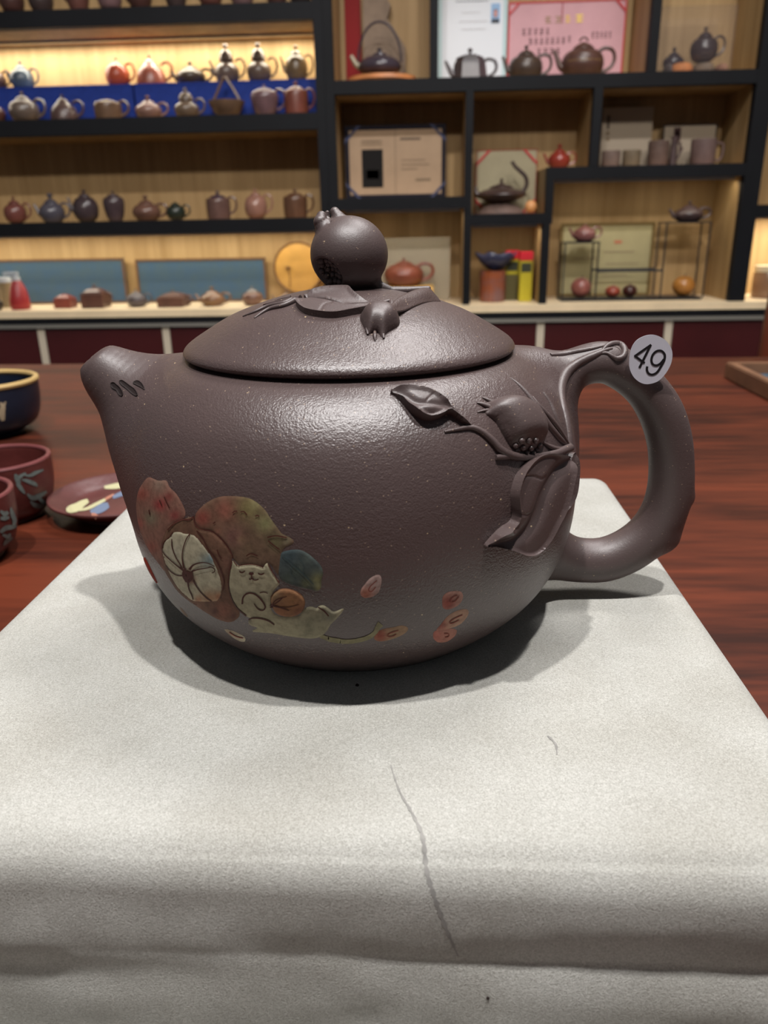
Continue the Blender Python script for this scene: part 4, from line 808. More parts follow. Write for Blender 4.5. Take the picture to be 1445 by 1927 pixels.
pp('dark brown square teapot with peaked lid on the counter', G4, -.2188, Y4, 162, 203, 534, 'box', (84, 54, 44), 0, 1)
pp('dark grey round teapot between the two framed blue boards', G4, -.2188, Y4, 240, 278, 543, 'round', (76, 68, 70), 0, 1, rough=.3)
pp('brown low boxy teapot before the second framed blue board', G4, -.2188, Y4, 304, 352, 545, 'box', (92, 62, 50), 0, 1)
pp('brown teapot with golden side panel on the counter', G4, -.2188, Y4, 378, 424, 538, 'flat', (116, 84, 60), -1, 1, rough=.24, panel=((196, 156, 64), .25, .75, .9))
pp('shiny brown round teapot with silvery lid on the counter', G4, -.2188, Y4, 456, 496, 538, 'round', (110, 80, 66), 0, 0, rough=.2, lidcol=(120, 112, 108))
pp('brown low teapot under the yellow wooden disc', G4, -.2188, Y4, 520, 560, 545, 'flat', (104, 76, 56), -1, 0)
# framed blue boards and the round wooden plaque
WF = mat('brown_frame', (92, 62, 34), .5, noise=.2); SB = mat('slate_blue_card', (54, 76, 98), .8, noise=.15, nscale=30, col2=(60, 78, 90))
def card(name, label, cat, u0, u1, vt, vb, Y, cols, thick=.006, z=None, border=None, bw=.006, items=(), group=None, corners=None, lean=0.0):
    xa, xb = at(u0, vb, Y)[0], at(u1, vb, Y)[0]; z1 = at((u0 + u1) / 2, vt, Y)[2]; z0 = z + .0005 if z is not None else at((u0 + u1) / 2, vb, Y)[2]
    t = thing(name, label, cat, ((xa + xb) / 2, Y, z0), group); mb = MB(); mb.box(xa, xb, Y, Y + thick, z0, z1); obj('panel', mb, cols, t, smooth=False); W, H = xb - xa, z1 - z0
    if border:
        for (a0, a1, b0, b1) in ((xa, xb, z0, z0 + bw), (xa, xb, z1 - bw, z1), (xa, xa + bw, z0 + bw, z1 - bw), (xb - bw, xb, z0 + bw, z1 - bw)):
            mb = MB(); mb.box(a0, a1, Y - .002, Y + .0002, b0, b1); obj('border', mb, border, t, smooth=False)
    for nm, fx0, fx1, fz0, fz1, c in items:
        mb = MB(); mb.box(xa + W * fx0, xa + W * fx1, Y - .0012, Y + .0001, z0 + H * fz0, z0 + H * fz1); obj(nm, mb, c, t, smooth=False)
    if corners:
        cc, cl = corners
        for sx in (0, 1):
            for sz in (0, 1):
                px, pz = (xb if sx else xa), (z1 if sz else z0); dx, dz = (-1 if sx else 1), (-1 if sz else 1); w2 = cl * .2
                mb = MB(); q = [(px + dx * cl, pz), (px + dx * (cl - w2), pz), (px, pz + dz * (cl - w2)), (px, pz + dz * cl)]
                vs = [(a, Y - .0035, b) for a, b in q] + [(a, Y - .002, b) for a, b in q]; mb.add(vs, [(0, 1, 2, 3), (7, 6, 5, 4), (0, 4, 5, 1), (1, 5, 6, 2), (2, 6, 7, 3), (3, 7, 4, 0)]); obj('corner_ribbon', mb, cc, t, smooth=False)
    return t
card('framed_board', 'blue-grey board in brown wooden frame, behind the dark square teapot', 'picture', -2, 243, 487, 574, 2.385, SB, z=BASE, border=WF, bw=.006, group='framed blue boards on the counter')
card('framed_board', 'blue-grey board in brown wooden frame, left of the yellow wooden disc', 'picture', 264, 505, 486, 574, 2.385, SB, z=BASE, border=WF, bw=.006, group='framed blue boards on the counter')
def disc():
    Y = 2.38; c = at(562, 504, Y); R = abs(at(607, 504, Y)[0] - c[0]); t = thing('wooden_plaque', 'round yellow wooden disc with dark grain marks propped behind the knob', 'plaque', (c[0], Y, c[2] - R))
    mb = MB(); k = 48; vs = [(c[0] + R * math.cos(2 * math.pi * i / k), y, c[2] + R * math.sin(2 * math.pi * i / k)) for y in (Y - .008, Y + .006) for i in range(k)]
    mb.add(vs, [tuple(range(k)), tuple(range(k, 2 * k))[::-1]] + [(i + k, (i + 1) % k + k, (i + 1) % k, i) for i in range(k)]); obj('disc', mb, mat('yellow_wood', (172, 130, 62), .5, noise=.3, nscale=14), t, flatang=30)
    mb = MB(); mb.tube([(c[0] + R * 1.0 * math.cos(a), Y - .008, c[2] + R * 1.0 * math.sin(a)) for a in np.linspace(0, 2 * math.pi, 49)], .003, 6, caps=False); obj('bark_rim', mb, WF, t)
    mb = MB(); mb.tube([(c[0] - .03, Y - .0085, c[2]), (c[0] - .026, Y - .0085, c[2] - .02), (c[0] - .028, Y - .0085, c[2] - .055)], .0014, 6); obj('engraved_stem', mb, WF, t)
    mb = MB(); mb.lathe([(1e-6, -.004), (.009, 0), (1e-6, .004)], 12, (c[0] - .030, Y - .0085, c[2] + .002)); obj('engraved_mark', mb, WF, t)
    st = thing('plaque_stand', 'small dark block holding up the round wooden disc', 'stand', (c[0], Y, BASE)); mb = MB(); mb.box(c[0] - .03, c[0] + .03, Y - .02, Y + .02, BASE + .0002, c[2] - R - .003, b=.002); obj('block', mb, WF, st)
disc()
# red bottle and tan jar at the left
def bottle():
    Y = 2.25; x = at(41, 588, Y)[0]; t = thing('red_bottle', 'dark red bottle with grey pump top on the left of the counter', 'bottle', (x, Y, BASE)); mb = MB()
    mb.lathe([(1e-6, 0), (.024, 0), (.0275, .006), (.0265, .03), (.021, .058), (.014, .072), (.011, .078), (1e-6, .078)], 24, (x, Y, BASE + .0003)); obj('bottle_body', mb, mat('red_plastic', (140, 34, 36), .4), t)
    mb = MB(); mb.lathe([(.011, .0785), (.011, .088), (.006, .09), (.006, .096), (1e-6, .096)], 16, (x, Y, BASE)); gm = mat('grey_plastic', (168, 172, 176), .4); obj('cap', mb, gm, t)
    mb = MB(); mb.box(x - .034, x + .008, Y - .006, Y + .006, BASE + .092, BASE + .102, b=.002); obj('pump_head', mb, gm, t)
    x2 = at(17, 580, 2.31)[0]; t = thing('jar', 'tan lidded jar just behind the red bottle', 'jar', (x2, 2.31, BASE)); mb = MB(); mb.lathe([(1e-6, 0), (.018, 0), (.019, .01), (.0185, .07), (1e-6, .07)], 24, (x2, 2.31, BASE + .0003)); obj('jar_body', mb, mat('tan_glass', (128, 112, 84), .3), t)
    mb = MB(); mb.lathe([(1e-6, .0705), (.0195, .0705), (.0195, .084), (1e-6, .085)], 24, (x2, 2.31, BASE)); obj('lid', mb, mat('grey_plastic', (168, 172, 176), .4), t)
    x3 = at(2, 580, 2.24)[0]; pot('small dark green and red teapot touching the left frame edge on the counter', G4, x3 - .012, 2.235, BASE + .0003, .022, .040, 'round', (60, 54, 44), 0, 0)
bottle()
# ---- right unit, upper cubbies
ZD = .328
def kettle():
    Y = 2.30; X = at(712, 143, Y)[0]; z0 = zr(ZD); t = thing('wood_slice', 'round orange-brown wooden slab under the dark kettle', 'stand', (X, Y, z0)); mb = MB(); mb.lathe([(1e-6, 0), (.085, 0), (.092, .006), (.088, .016), (.05, .021), (1e-6, .022)], 36, (X + .01, Y, z0 + .0003)); obj('slab', mb, mat('orange_wood', (190, 122, 72), .5, noise=.3, nscale=20), t)
    X = X + .004; t = thing('kettle', 'dark glossy kettle with tall loop handle on the wooden slab', 'kettle', (X, Y, z0 + .0226)); G = glaze((62, 54, 62), .2); Z = z0 + .0226
    mb = MB(); mb.lathe(catmull([(.03, 0), (.048, .006), (.056, .018), (.050, .032), (.034, .042), (.018, .046)], 3), 30, (X, Y, Z)); obj('body', mb, G, t)
    mb = MB(); mb.lathe([(.020, .0455), (.018, .050), (.006, .053), (.005, .057), (.008, .061), (1e-6, .065)], 20, (X, Y, Z)); obj('lid', mb, G, t)
    mb = MB(); mb.tube([(X - .046, Y, Z + .018), (X - .062, Y, Z + .028), (X - .074, Y, Z + .048)], [.010, .007, .005], 10); obj('spout', mb, glaze((150, 140, 116), .4), t, label='pale kettle spout')
    mb = MB(); mb.tube([(X + .0 + .056 * math.cos(a), Y, Z + .030 + .092 * math.sin(a)) for a in np.linspace(math.pi + .0, 0, 17)], .0028, 8); obj('handle', mb, G, t)
kettle()
card('red_folder', 'tall dark red folder standing behind the kettle', 'folder', 652, 681, -30, 140, 2.39, mat('red_card', (120, 14, 16), .6), z=zr(ZD), thick=.012)
def bag():
    Y = 2.37; x0, x1 = at(684, 140, Y)[0], at(762, 140, Y)[0]; t = thing('paper_bag', 'grey-white slanted paper bag behind the kettle handle', 'bag', ((x0 + x1) / 2, Y, zr(ZD))); z0 = zr(ZD) + .0005; z = lambda v: at(715, v, Y)[2]
    q = [(x0, z0), (x1, z0), (x1 + .002, z(90)), (x1 - .045, z(35)), (x0 + .075, z(10)), (x0 + .045, z(-30)), (x0 + .004, z(-30))]; mb = MB(); vs = [(a, Y, b) for a, b in q] + [(a, Y + .03, b) for a, b in q]; k = len(q)
    mb.add(vs, [tuple(range(k)), tuple(range(k, 2 * k))[::-1]] + [(i, i + k, (i + 1) % k + k, (i + 1) % k) for i in range(k)]); obj('bag_body', mb, mat('grey_paper', (130, 112, 96), .7, noise=.2), t, smooth=False)
bag()
def glyphs(x0, x1, z0, z1, Y, n, m_, t, name, seed):
    r_ = random.Random(seed)
    for i in range(n):
        cx_ = x0 + (x1 - x0) * (i + .5) / n; w_ = (x1 - x0) / n * .36; h_ = (z1 - z0) / 2; cz = (z0 + z1) / 2; mb = MB()
        for k in range(3): zz = cz + h_ * (k - 1) * .8; mb.box(cx_ - w_ * r_.uniform(.5, 1), cx_ + w_ * r_.uniform(.5, 1), Y - .0012, Y, zz - h_ * .12, zz + h_ * .12)
        mb.box(cx_ - w_ * .12, cx_ + w_ * .12, Y - .0011, Y, cz - h_, cz + h_); obj(name, mb, m_, t, smooth=False, kind='stuff')
def certs():
    W = mat('white_cert', (222, 226, 232), .6); PT = mat('pale_teal', (186, 208, 210), .6); GT = mat('grey_print', (150, 152, 160), .7)
    t = card('certificate', 'tall white certificate with pale green border and a small blue portrait', 'certificate', 824, 951, -40, 139, 2.395, W, z=zr(ZD), border=PT, bw=.010, items=[('portrait_background', .765, .895, .60, .775, mat('portrait_blue', (150, 182, 216), .6)), ('text_line', .27, .74, .90, .915, GT), ('text_line', .25, .72, .80, .808, GT), ('text_line', .34, .6, .70, .705, mat('faint_print', (205, 204, 206), .7)), ('text_line', .30, .72, .62, .625, mat('faint_print', (205, 204, 206), .7)), ('text_line', .34, .70, .55, .555, mat('faint_print', (205, 204, 206), .7))])
    x0, x1 = at(824, 139, 2.395)[0], at(951, 139, 2.395)[0]; W_ = x1 - x0; zt, z0 = at(887, -40, 2.395)[2], zr(ZD); H_ = zt - z0; cx_ = x0 + .83 * W_
    mb = MB(); mb.lathe([(.0055 * math.cos(a), .009 * math.sin(a)) for a in np.linspace(-1.57, 1.57, 9)], 14, (cx_, 2.3925, z0 + H_ * .685), sy=.15); obj('portrait_face', mb, mat('portrait_skin', (196, 148, 142), .6), t)
    mb = MB(); mb.lathe([(.0060 * math.cos(a), .006 * math.sin(a)) for a in np.linspace(.2, 1.57, 6)], 14, (cx_, 2.3930, z0 + H_ * .690 + .003), sy=.15); obj('portrait_hair', mb, mat('portrait_hair', (60, 54, 60), .7), t)
    mb = MB(); mb.box(cx_ - .010, cx_ + .010, 2.3928, 2.3948, z0 + H_ * .602, z0 + H_ * .637, b=.0005); obj('portrait_jacket', mb, mat('portrait_jacket', (72, 74, 82), .7), t)
    glyphs(x0 + .40 * W_, x0 + .60 * W_, z0 + .835 * H_, z0 + .868 * H_, 2.395, 2, GT, t, 'printed_character', 4)
    P = mat('pink_cert', (206, 160, 166), .6, noise=.12, nscale=12); RD = mat('red_ribbon', (186, 26, 32), .5)
    t = card('certificate', 'large pink certificate with red ribbon border and gold title characters', 'certificate', 953, 1170, 1, 137, 2.396, P, z=zr(ZD), border=RD, bw=.004, corners=(RD, .034))
    x0, x1 = at(953, 137, 2.396)[0], at(1170, 137, 2.396)[0]; zc = lambda v: at(1060, v, 2.396)[2]; xc = lambda u: at(u, 60, 2.396)[0]
    glyphs(xc(1020), xc(1040), zc(43), zc(30), 2.396, 1, mat('dull_gold', (150, 120, 78), .5), t, 'title_character', 1); glyphs(xc(1040), xc(1060), zc(43), zc(30), 2.396, 1, mat('dull_gold', (150, 120, 78), .5), t, 'title_character', 2)
    glyphs(xc(1058), xc(1076), zc(43), zc(29), 2.396, 1, mat('gold_leaf', (226, 186, 60), .35), t, 'title_character', 3); glyphs(xc(1078), xc(1099), zc(43), zc(28), 2.396, 1, mat('bright_gold', (246, 216, 40), .35), t, 'title_character', 5)
    IN = mat('brown_ink', (92, 62, 66), .7)
    for (ua, ub, v, n) in ((980, 1036, 58, 5), (994, 1066, 76, 7), (1068, 1076, 74, 1), (1112, 1152, 68, 5), (1010, 1058, 96, 4)): glyphs(xc(ua), xc(ub), zc(v + 6), zc(v - 6), 2.396, n, IN, t, 'printed_character', int(ua))
    mb = MB(); mb.box(xc(1055), xc(1057), 2.3952, 2.3960, zc(44), zc(3)); obj('fold_line', mb, mat('red_fold', (150, 60, 66), .6), t, smooth=False)
certs()
GD = 'teapots in front of the two large certificates'
pp('dark grey hexagonal teapot before the white certificate', GD, ZD, 2.30, 850, 917, 89, 'hex', (74, 66, 70), -1, 1)
pp('dark round teapot with amber side panel, between the grey and the largest', GD, ZD, 2.30, 956, 1020, 84, 'round', (70, 56, 48), -1, 1, panel=((134, 94, 44), .15, .7, 1.2))
pp('large dark brown teapot with gold landscape band before the pink certificate', GD, ZD, 2.30, 1054, 1134, 68, 'round', (84, 58, 50), -1, 1, panel=((150, 118, 62), .55, .85, 1.9), ring=True)
def acrylic(name, label, x0, x1, y0, y1, z0, z1, tint=(120, 112, 115)):
    t = thing(name, label, 'case', ((x0 + x1) / 2, (y0 + y1) / 2, z0)); g = .0025
    M_ = mat('clear_acrylic', tint, .03, alpha=.07, spec=.8)
    for a in ((x0, x1, y0, y0 + g, z0, z1), (x0, x0 + g, y0 + g, y1, z0, z1), (x1 - g, x1, y0 + g, y1, z0, z1), (x0, x1, y0, y1, z1 + .0002, z1 + g), (x0 + g, x1 - g, y1 - g, y1, z0, z1)):
        mb = MB(); mb.box(*a); obj('pane', mb, M_, t, smooth=False)
    return t
xa = .5685; xb = at(1372, 130, 2.26)[0]
acrylic('acrylic_case', 'clear acrylic case over two dark teapots at the upper right', xa, xb, 2.245, 2.385, zr(ZD) + .0003, at(1310, 14, 2.26)[2])
GE = 'dark teapots in the clear case'
def pebble(label, u0, u1, vt, Y, col, g='stones under the cased teapots', zs=ZD):
    x0, x1 = at(u0, 128, Y)[0], at(u1, 128, Y)[0]; z0 = zr(zs) + .0006; zt = at((u0 + u1) / 2, vt, Y)[2]; h = zt - z0; t = thing('pebble', label, 'stone', ((x0 + x1) / 2, Y, z0), g)
    mb = MB(); mb.lathe(catmull([(1e-6, 0), (.36, 0), (.5, .3), (.48, .72), (.30, .97), (1e-6, 1)], 3), 18, (0, 0, 0)); mb.v = [((x0 + x1) / 2 + x * (x1 - x0), Y + y * .07, z0 + max(z, .002) * h) for x, y, z in mb.v]; obj('stone_body', mb, mat('stone', col, .6, noise=.4, nscale=40), t); return zt
zp = pebble('orange pebble in the clear case', 1262, 1302, 119, 2.30, (196, 126, 76)); zp2 = pebble('grey-brown pebble in the clear case', 1305, 1342, 119, 2.30, (120, 104, 88)); pebble('small pinkish pebble at the right in the clear case', 1346, 1366, 121, 2.30, (160, 118, 96)); pebble('flat grey stone under the left cased teapot', 1250, 1262, 121, 2.30, (92, 84, 84))
pot('dark round teapot with ochre patch on stones inside the clear case', GE, at(1322, 115, 2.30)[0], 2.30, max(zp, zp2) + .0004, .0335, at(1322, 50, 2.30)[2] - zp, 'round', (62, 52, 54), 0, 1, panel=((110, 88, 62), .3, .8, .9), rough=.25)
pot('low dark glossy pot at the left inside the clear case', GE, at(1268, 115, 2.33)[0], 2.335, zr(ZD) + .02, .026, .055, 'flat', (52, 46, 52), 0, 0, rough=.22)
tb = thing('display_block', 'dark low block under the left pot inside the clear case', 'stand', (at(1268, 115, 2.33)[0], 2.335, zr(ZD))); mb = MB(); xq = at(1268, 115, 2.33)[0]; mb.box(xq - .024, xq + .024, 2.325, 2.365, zr(ZD) + .0004, zr(ZD) + .0197); obj('block', mb, mat('dark_block', (50, 44, 48), .5), tb, smooth=False)
# ---- middle cubbies
BR = mat('navy_frame', (26, 24, 36), .7); CP = mat('cream_page', (178, 152, 126), .7, noise=.1, nscale=20); RB = mat('blue_ribbon', (70, 76, 104), .7); GB = mat('grey_ink', (130, 112, 92), .8)
t = card('certificate_folder', 'open cream certificate in dark blue folder with a dark teapot photo', 'certificate', 652, 838, 235, 373, 2.34, CP, z=zr(.0550), border=BR, bw=.011, corners=(RB, .044),
     items=[('teapot_photo', .165, .375, .16, .68, mat('dark_photo', (26, 24, 24), .7)), ('photo_pot', .21, .335, .28, .40, mat('photo_red', (78, 44, 40), .5)), ('text_line', .55, .75, .80, .825, mat('ink_dark', (96, 84, 74), .8)), ('text_line', .16, .37, .78, .80, GB), ('text_line', .16, .37, .74, .755, GB), ('text_line', .56, .80, .52, .53, GB), ('text_line', .56, .84, .46, .47, GB), ('text_line', .56, .72, .40, .41, GB), ('text_line', .70, .85, .24, .27, GB), ('centre_fold', .497, .503, .02, .98, GB)])
WC = mat('pale_green_card', (170, 160, 132), .7, noise=.12, nscale=20); RR = mat('red_ribbon', (186, 26, 32), .5)
card('certificate', 'pale card with red corner ribbons behind the snake-handled teapot', 'certificate', 894, 1006, 282, 402, 2.36, WC, z=zr(.0106), corners=(RR, .040), border=mat('red_edge', (150, 40, 36), .6), bw=.0015)
def snake():
    Y = 2.29; X = at(942, 395, Y)[0]; zb_ = zr(.0106); t = thing('draped_stand', 'low grey-brown draped stand under the snake-handled teapot', 'stand', (X, Y, zb_)); mb = MB(); mb.lathe([(1e-6, 0), (.062, 0), (.058, .008), (.046, .018), (.030, .024), (1e-6, .025)], 26, (X, Y, zb_ + .0002)); 
    mb.v = [(x, y, z + .002 * math.sin(9 * math.atan2(y - Y, x - X)) * (z - zb_) / .025) for x, y, z in mb.v]; obj('cloth_base', mb, mat('grey_silk', (112, 92, 84), .6, noise=.4, nscale=40), t)
    Z = zb_ + .0275; t = thing('teapot', 'dark teapot with tall snake-like curved handle on a draped stand', 'teapot', (X, Y, Z)); G = glaze((66, 50, 46), .3)
    mb = MB(); mb.lathe(catmull([(.024, 0), (.038, .004), (.062, .014), (.066, .022), (.048, .032), (.032, .036)], 3), 28, (X, Y, Z)); obj('body', mb, G, t)
    mb = MB(); mb.lathe([(.034, .0355), (.030, .041), (.012, .046), (.004, .050), (.004, .058), (1e-6, .062)], 20, (X, Y, Z)); obj('lid', mb, G, t)
    mb = MB(); mb.tube(catmull([(X - .055, Y, Z + .018), (X - .066, Y, Z + .026), (X - .070, Y, Z + .042)], 4), np.linspace(.010, .004, 9), 10); obj('spout', mb, G, t)
    mb = MB(); mb.tube(catmull([(X + .050, Y, Z + .018), (X + .066, Y, Z + .040), (X + .064, Y, Z + .062), (X + .048, Y, Z + .078), (X + .034, Y, Z + .090), (X + .026, Y, Z + .102)], 5), np.linspace(.006, .0045, 26), 10); obj('handle', mb, G, t)
snake()
mb = MB(); c_ = at(999, 384, 2.27); t = thing('orange_ball', 'small orange ball beside the snake-handled teapot', 'ball', (c_[0], 2.27, zr(.0106))); mb.ball((c_[0], 2.27, zr(.0106) + .0165), .016, 20); obj('ball_body', mb, mat('orange_clay', (206, 146, 92), .5), t)
pp('small shiny red teapot at the corner of the raised shelf', 'single teapots in the cubbies', .119, 2.28, 1030, 1072, 270, 'flat', (136, 52, 40), -1, 1, rough=.22)
WCd = mat('warm_white_card', (170, 156, 138), .7); CI = mat('calligraphy_ink', (86, 74, 68), .7)
t = card('greeting_card', 'plain off-white card with small vertical writing, left in its cubby', 'card', 1128, 1221, 202, 311, 2.37, WCd, z=zr(.1192), items=[('seal_mark', .09, .14, .66, .88, CI), ('seal_mark', .09, .15, .56, .62, GB), ('seal_mark', .10, .16, .47, .52, GB)])
card('certificate_folder', 'small white certificate in black folder with a dark photo strip', 'certificate', 1242, 1342, 234, 308, 2.375, WCd, z=zr(.1192), border=mat('black_folder', (44, 30, 30), .6), bw=.003, items=[('photo_strip', .20, .33, .62, .93, mat('dark_maroon', (70, 46, 46), .6)), ('photo_detail', .24, .29, .64, .86, mat('grey_rose', (120, 92, 86), .6)), ('ribbon_loop', .33, .36, .30, .60, mat('dark_tie', (90, 70, 64), .6))])
def cup(label, u0, u1, vt, Y, zs, col, sq=False, hdl=False, group='grey-brown clay cups beside the white cards', name='clay_cup'):
    x0, x1 = at(u0, 308, Y)[0], at(u1, 308, Y)[0]; X = (x0 + x1) / 2; R = (x1 - x0) / 2; z0 = zr(zs) + .0003; h = at((u0 + u1) / 2, vt, Y)[2] - z0; t = thing(name, label, 'cup', (X, Y, z0), group); G = glaze(col, .6); n = 28
    mb = MB(); mb.lathe([(1e-6, 0), (R * .92, 0), (R * .97, h * .05), (R, h * .95), (R * .97, h), (R * .90, h * .98), (R * .88, h * .1), (1e-6, h * .08)], n, (X, Y, z0)); obj('cup_body', mb, G, t, flatang=50)
    if hdl: mb = MB(); mb.tube(catmull([(X + R * .96, Y, z0 + h * .85), (X + R * 1.5, Y, z0 + h * .8), (X + R * 1.55, Y, z0 + h * .45), (X + R * 1.35, Y, z0 + h * .2), (X + R * .95, Y, z0 + h * .2)], 4), R * .1, 8); obj('handle', mb, G, t)
    return t
cup('small grey-brown cup, leftmost before the off-white card', 1131, 1166, 284, 2.29, .119, (112, 94, 86)); cup('small olive-brown cup, right of its twin before the off-white card', 1170, 1204, 283, 2.29, .119, (112, 98, 80))
cup('taller brown clay caddy between the two white cards', 1217, 1256, 265, 2.30, .119, (104, 84, 76), name='clay_caddy'); t = cup('brown clay mug with handle before the small certificate', 1297, 1344, 262, 2.29, .119, (108, 88, 84), hdl=True)
t = thing('clay_pitcher', 'slim dark pitcher with thin handle before the small certificate', 'pitcher', (at(1265, 308, 2.335)[0], 2.335, zr(.1192))); X = at(1265, 308, 2.335)[0]
mb = MB(); mb.lathe([(1e-6, 0), (.010, 0), (.009, .035), (.008, .06), (.010, .075), (1e-6, .076)], 18, (X, 2.335, zr(.1193))); obj('pitcher_body', mb, glaze((84, 64, 64), .5), t); mb = MB(); mb.tube([(X + .008, 2.335, zr(.1193) + .062), (X + .022, 2.335, zr(.1193) + .045), (X + .009, 2.335, zr(.1193) + .018)], .0025, 8); obj('handle', mb, glaze((84, 64, 64), .5), t)
# ---- lower cubbies
Yp = 2.34; x0, x1 = at(735, 560, Yp)[0] - .03, at(846, 560, Yp)[0]
t = thing('acrylic_photo_block', 'clear plastic sheet holding a pale card behind the red teapot', 'stand', ((x0 + x1) / 2, Yp, BASE)); mb = MB(); mb.box(x0, x1, Yp + .004, Yp + .007, BASE + .0004, at(780, 447, Yp)[2]); obj('card_sheet', mb, mat('grey_white_card', (168, 156, 132), .7), t, smooth=False)
mb = MB(); mb.box(x0 - .001, x1 + .001, Yp, Yp + .0035, BASE + .0003, at(780, 446, Yp)[2]); obj('plastic_cover', mb, mat('clear_acrylic', (120, 112, 115), .03, alpha=.07, spec=.8), t, smooth=False)
zq = at(775, 537, 2.29)[2]
t = thing('display_block', 'pale block lifting the red ribbed teapot behind the lid', 'stand', (at(765, 540, 2.29)[0], 2.29, BASE)); xq = at(765, 560, 2.29)[0]; mb = MB(); mb.box(xq - .065, xq + .075, 2.255, 2.325, BASE + .0003, zq - .0004, b=.002); obj('block', mb, mat('amber_block', (214, 170, 96), .5), t)
pot('reddish-brown ribbed teapot with ring handle beside the large knob', 'single teapots in the cubbies', at(760, 530, 2.29)[0], 2.29, zq, .054, .075, 'melon', (132, 70, 50), 0, 1, rough=.4)
def shelf_things():
    z0 = BASE + .0003; Y = 2.29
    X = at(926, 560, Y)[0]; t = thing('brush_pot', 'wide orange-brown brush pot in the narrow cubby', 'pot', (X, Y, z0)); h = at(926, 509, Y)[2] - z0; mb = MB(); mb.lathe([(1e-6, 0), (.034, 0), (.036, .004), (.036, h), (.032, h), (.031, .01), (1e-6, .01)], 28, (X, Y, z0)); obj('pot_body', mb, mat('orange_glaze', (140, 72, 36), .4, noise=.3, nscale=18, col2=(116, 84, 84)), t, flatang=50)
    X = at(962, 560, Y + .045)[0]; Y5 = Y + .045; t = thing('tin', 'greyish-pink tin between the brush pot and the yellow boxes', 'tin', (X, Y5, z0)); mb = MB(); h2 = at(962, 503, Y5)[2] - z0; mb.lathe([(1e-6, 0), (.017, 0), (.017, h2 * .96), (.015, h2), (1e-6, h2)], 24, (X, Y5, z0)); obj('tin_body', mb, mat('pink_grey', (128, 104, 108), .4), t, flatang=50)
    # leaf-shaped bowl set across the brush pot
    Xb = at(926, 509, Y)[0]; zt = z0 + h + .0004; t = thing('leaf_bowl', 'dark blue pleated leaf-shaped bowl resting on the brush pot', 'bowl', (Xb, Y, zt)); mb = MB(); n = 32; vs = []; R = .052
    for r in (0, .45, .75, 1.0):
        for i in range(n):
            a = 2 * math.pi * i / n; q = R * r * (1 + .06 * math.cos(7 * a)); vs.append((Xb + .008 + q * math.cos(a) * 1.05, Y + q * math.sin(a) * .7, zt + .001 + .044 * r ** 2 + .004 * math.cos(7 * a) * r))
    mb.add(vs, [(j * n + i, j * n + (i + 1) % n, (j + 1) * n + (i + 1) % n, (j + 1) * n + i) for j in range(3) for i in range(n)]); o = obj('bowl_shell', mb, mat('blue_glaze', (52, 54, 78), .35), t); s_ = o.modifiers.new('s', 'SOLIDIFY'); s_.thickness = .003; s_.offset = 1
    RC = mat('red_cap', (190, 26, 44), .4); YC = mat('yellow_card', (176, 162, 24), .5); DK = mat('dark_label', (40, 44, 24), .5)
    for lab, u0, u1, vt, vb2, Yq in (('yellow and red box on a dark tin, left of its twin', 949, 974, 471, 516, 2.33), ('tall yellow box with red top at the cubby post', 976, 999, 473, 570, 2.28)):
        xa_, xb_ = at(u0, 540, Yq)[0], at(u1, 540, Yq)[0]; zt = at((u0 + u1) / 2, vt, Yq)[2]; zc = at((u0 + u1) / 2, vt + 17, Yq)[2]; t = thing('yellow_box', lab, 'box', ((xa_ + xb_) / 2, Yq, z0), 'yellow boxes with red tops')
        zz = z0 if vb2 > 560 else at((u0 + u1) / 2, vb2, Yq)[2]
        if zz > z0: mb = MB(); mb.box(xa_ + .002, xb_ - .002, Yq - .014, Yq + .014, z0, zz - .0001); obj('dark_lower_part', mb, mat('olive_dark', (84, 76, 34), .5), t, smooth=False)
        mb = MB(); mb.box(xa_, xb_, Yq - .016, Yq + .016, zz, zc - .0001, b=.001); obj('box_body', mb, YC, t)
        mb = MB(); mb.box(xa_ - .001, xb_ + .001, Yq - .017, Yq + .017, zc, zt, b=.002); obj('red_top', mb, RC, t)
        mb = MB(); mb.box(xa_ + .003, xb_ - .003, Yq - .0166, Yq - .0158, zc - .030, zc - .006); obj('dark_label', mb, DK, t, smooth=False)
shelf_things()
PGD = mat('green_cream_paper', (166, 156, 118), .7, noise=.1, nscale=20)
card('certificate', 'large greenish-cream certificate behind the black wire stand', 'certificate', 1048, 1220, 419, 560, 2.385, PGD, z=BASE + .0003, border=mat('olive_mount', (116, 96, 58), .6), bw=.008, items=[('text_line', .48, .8, .60, .612, GB), ('text_line', .15, .40, .52, .53, GB), ('text_line', .5, .86, .44, .45, GB), ('text_line', .5, .84, .37, .38, GB), ('red_stamp', .58, .66, .72, .76, mat('stamp_red', (178, 110, 84), .7)), ('text_line', .48, .74, .28, .29, GB)])
WIRE = mat('black_wire', (36, 36, 40), .4, metal=.3)
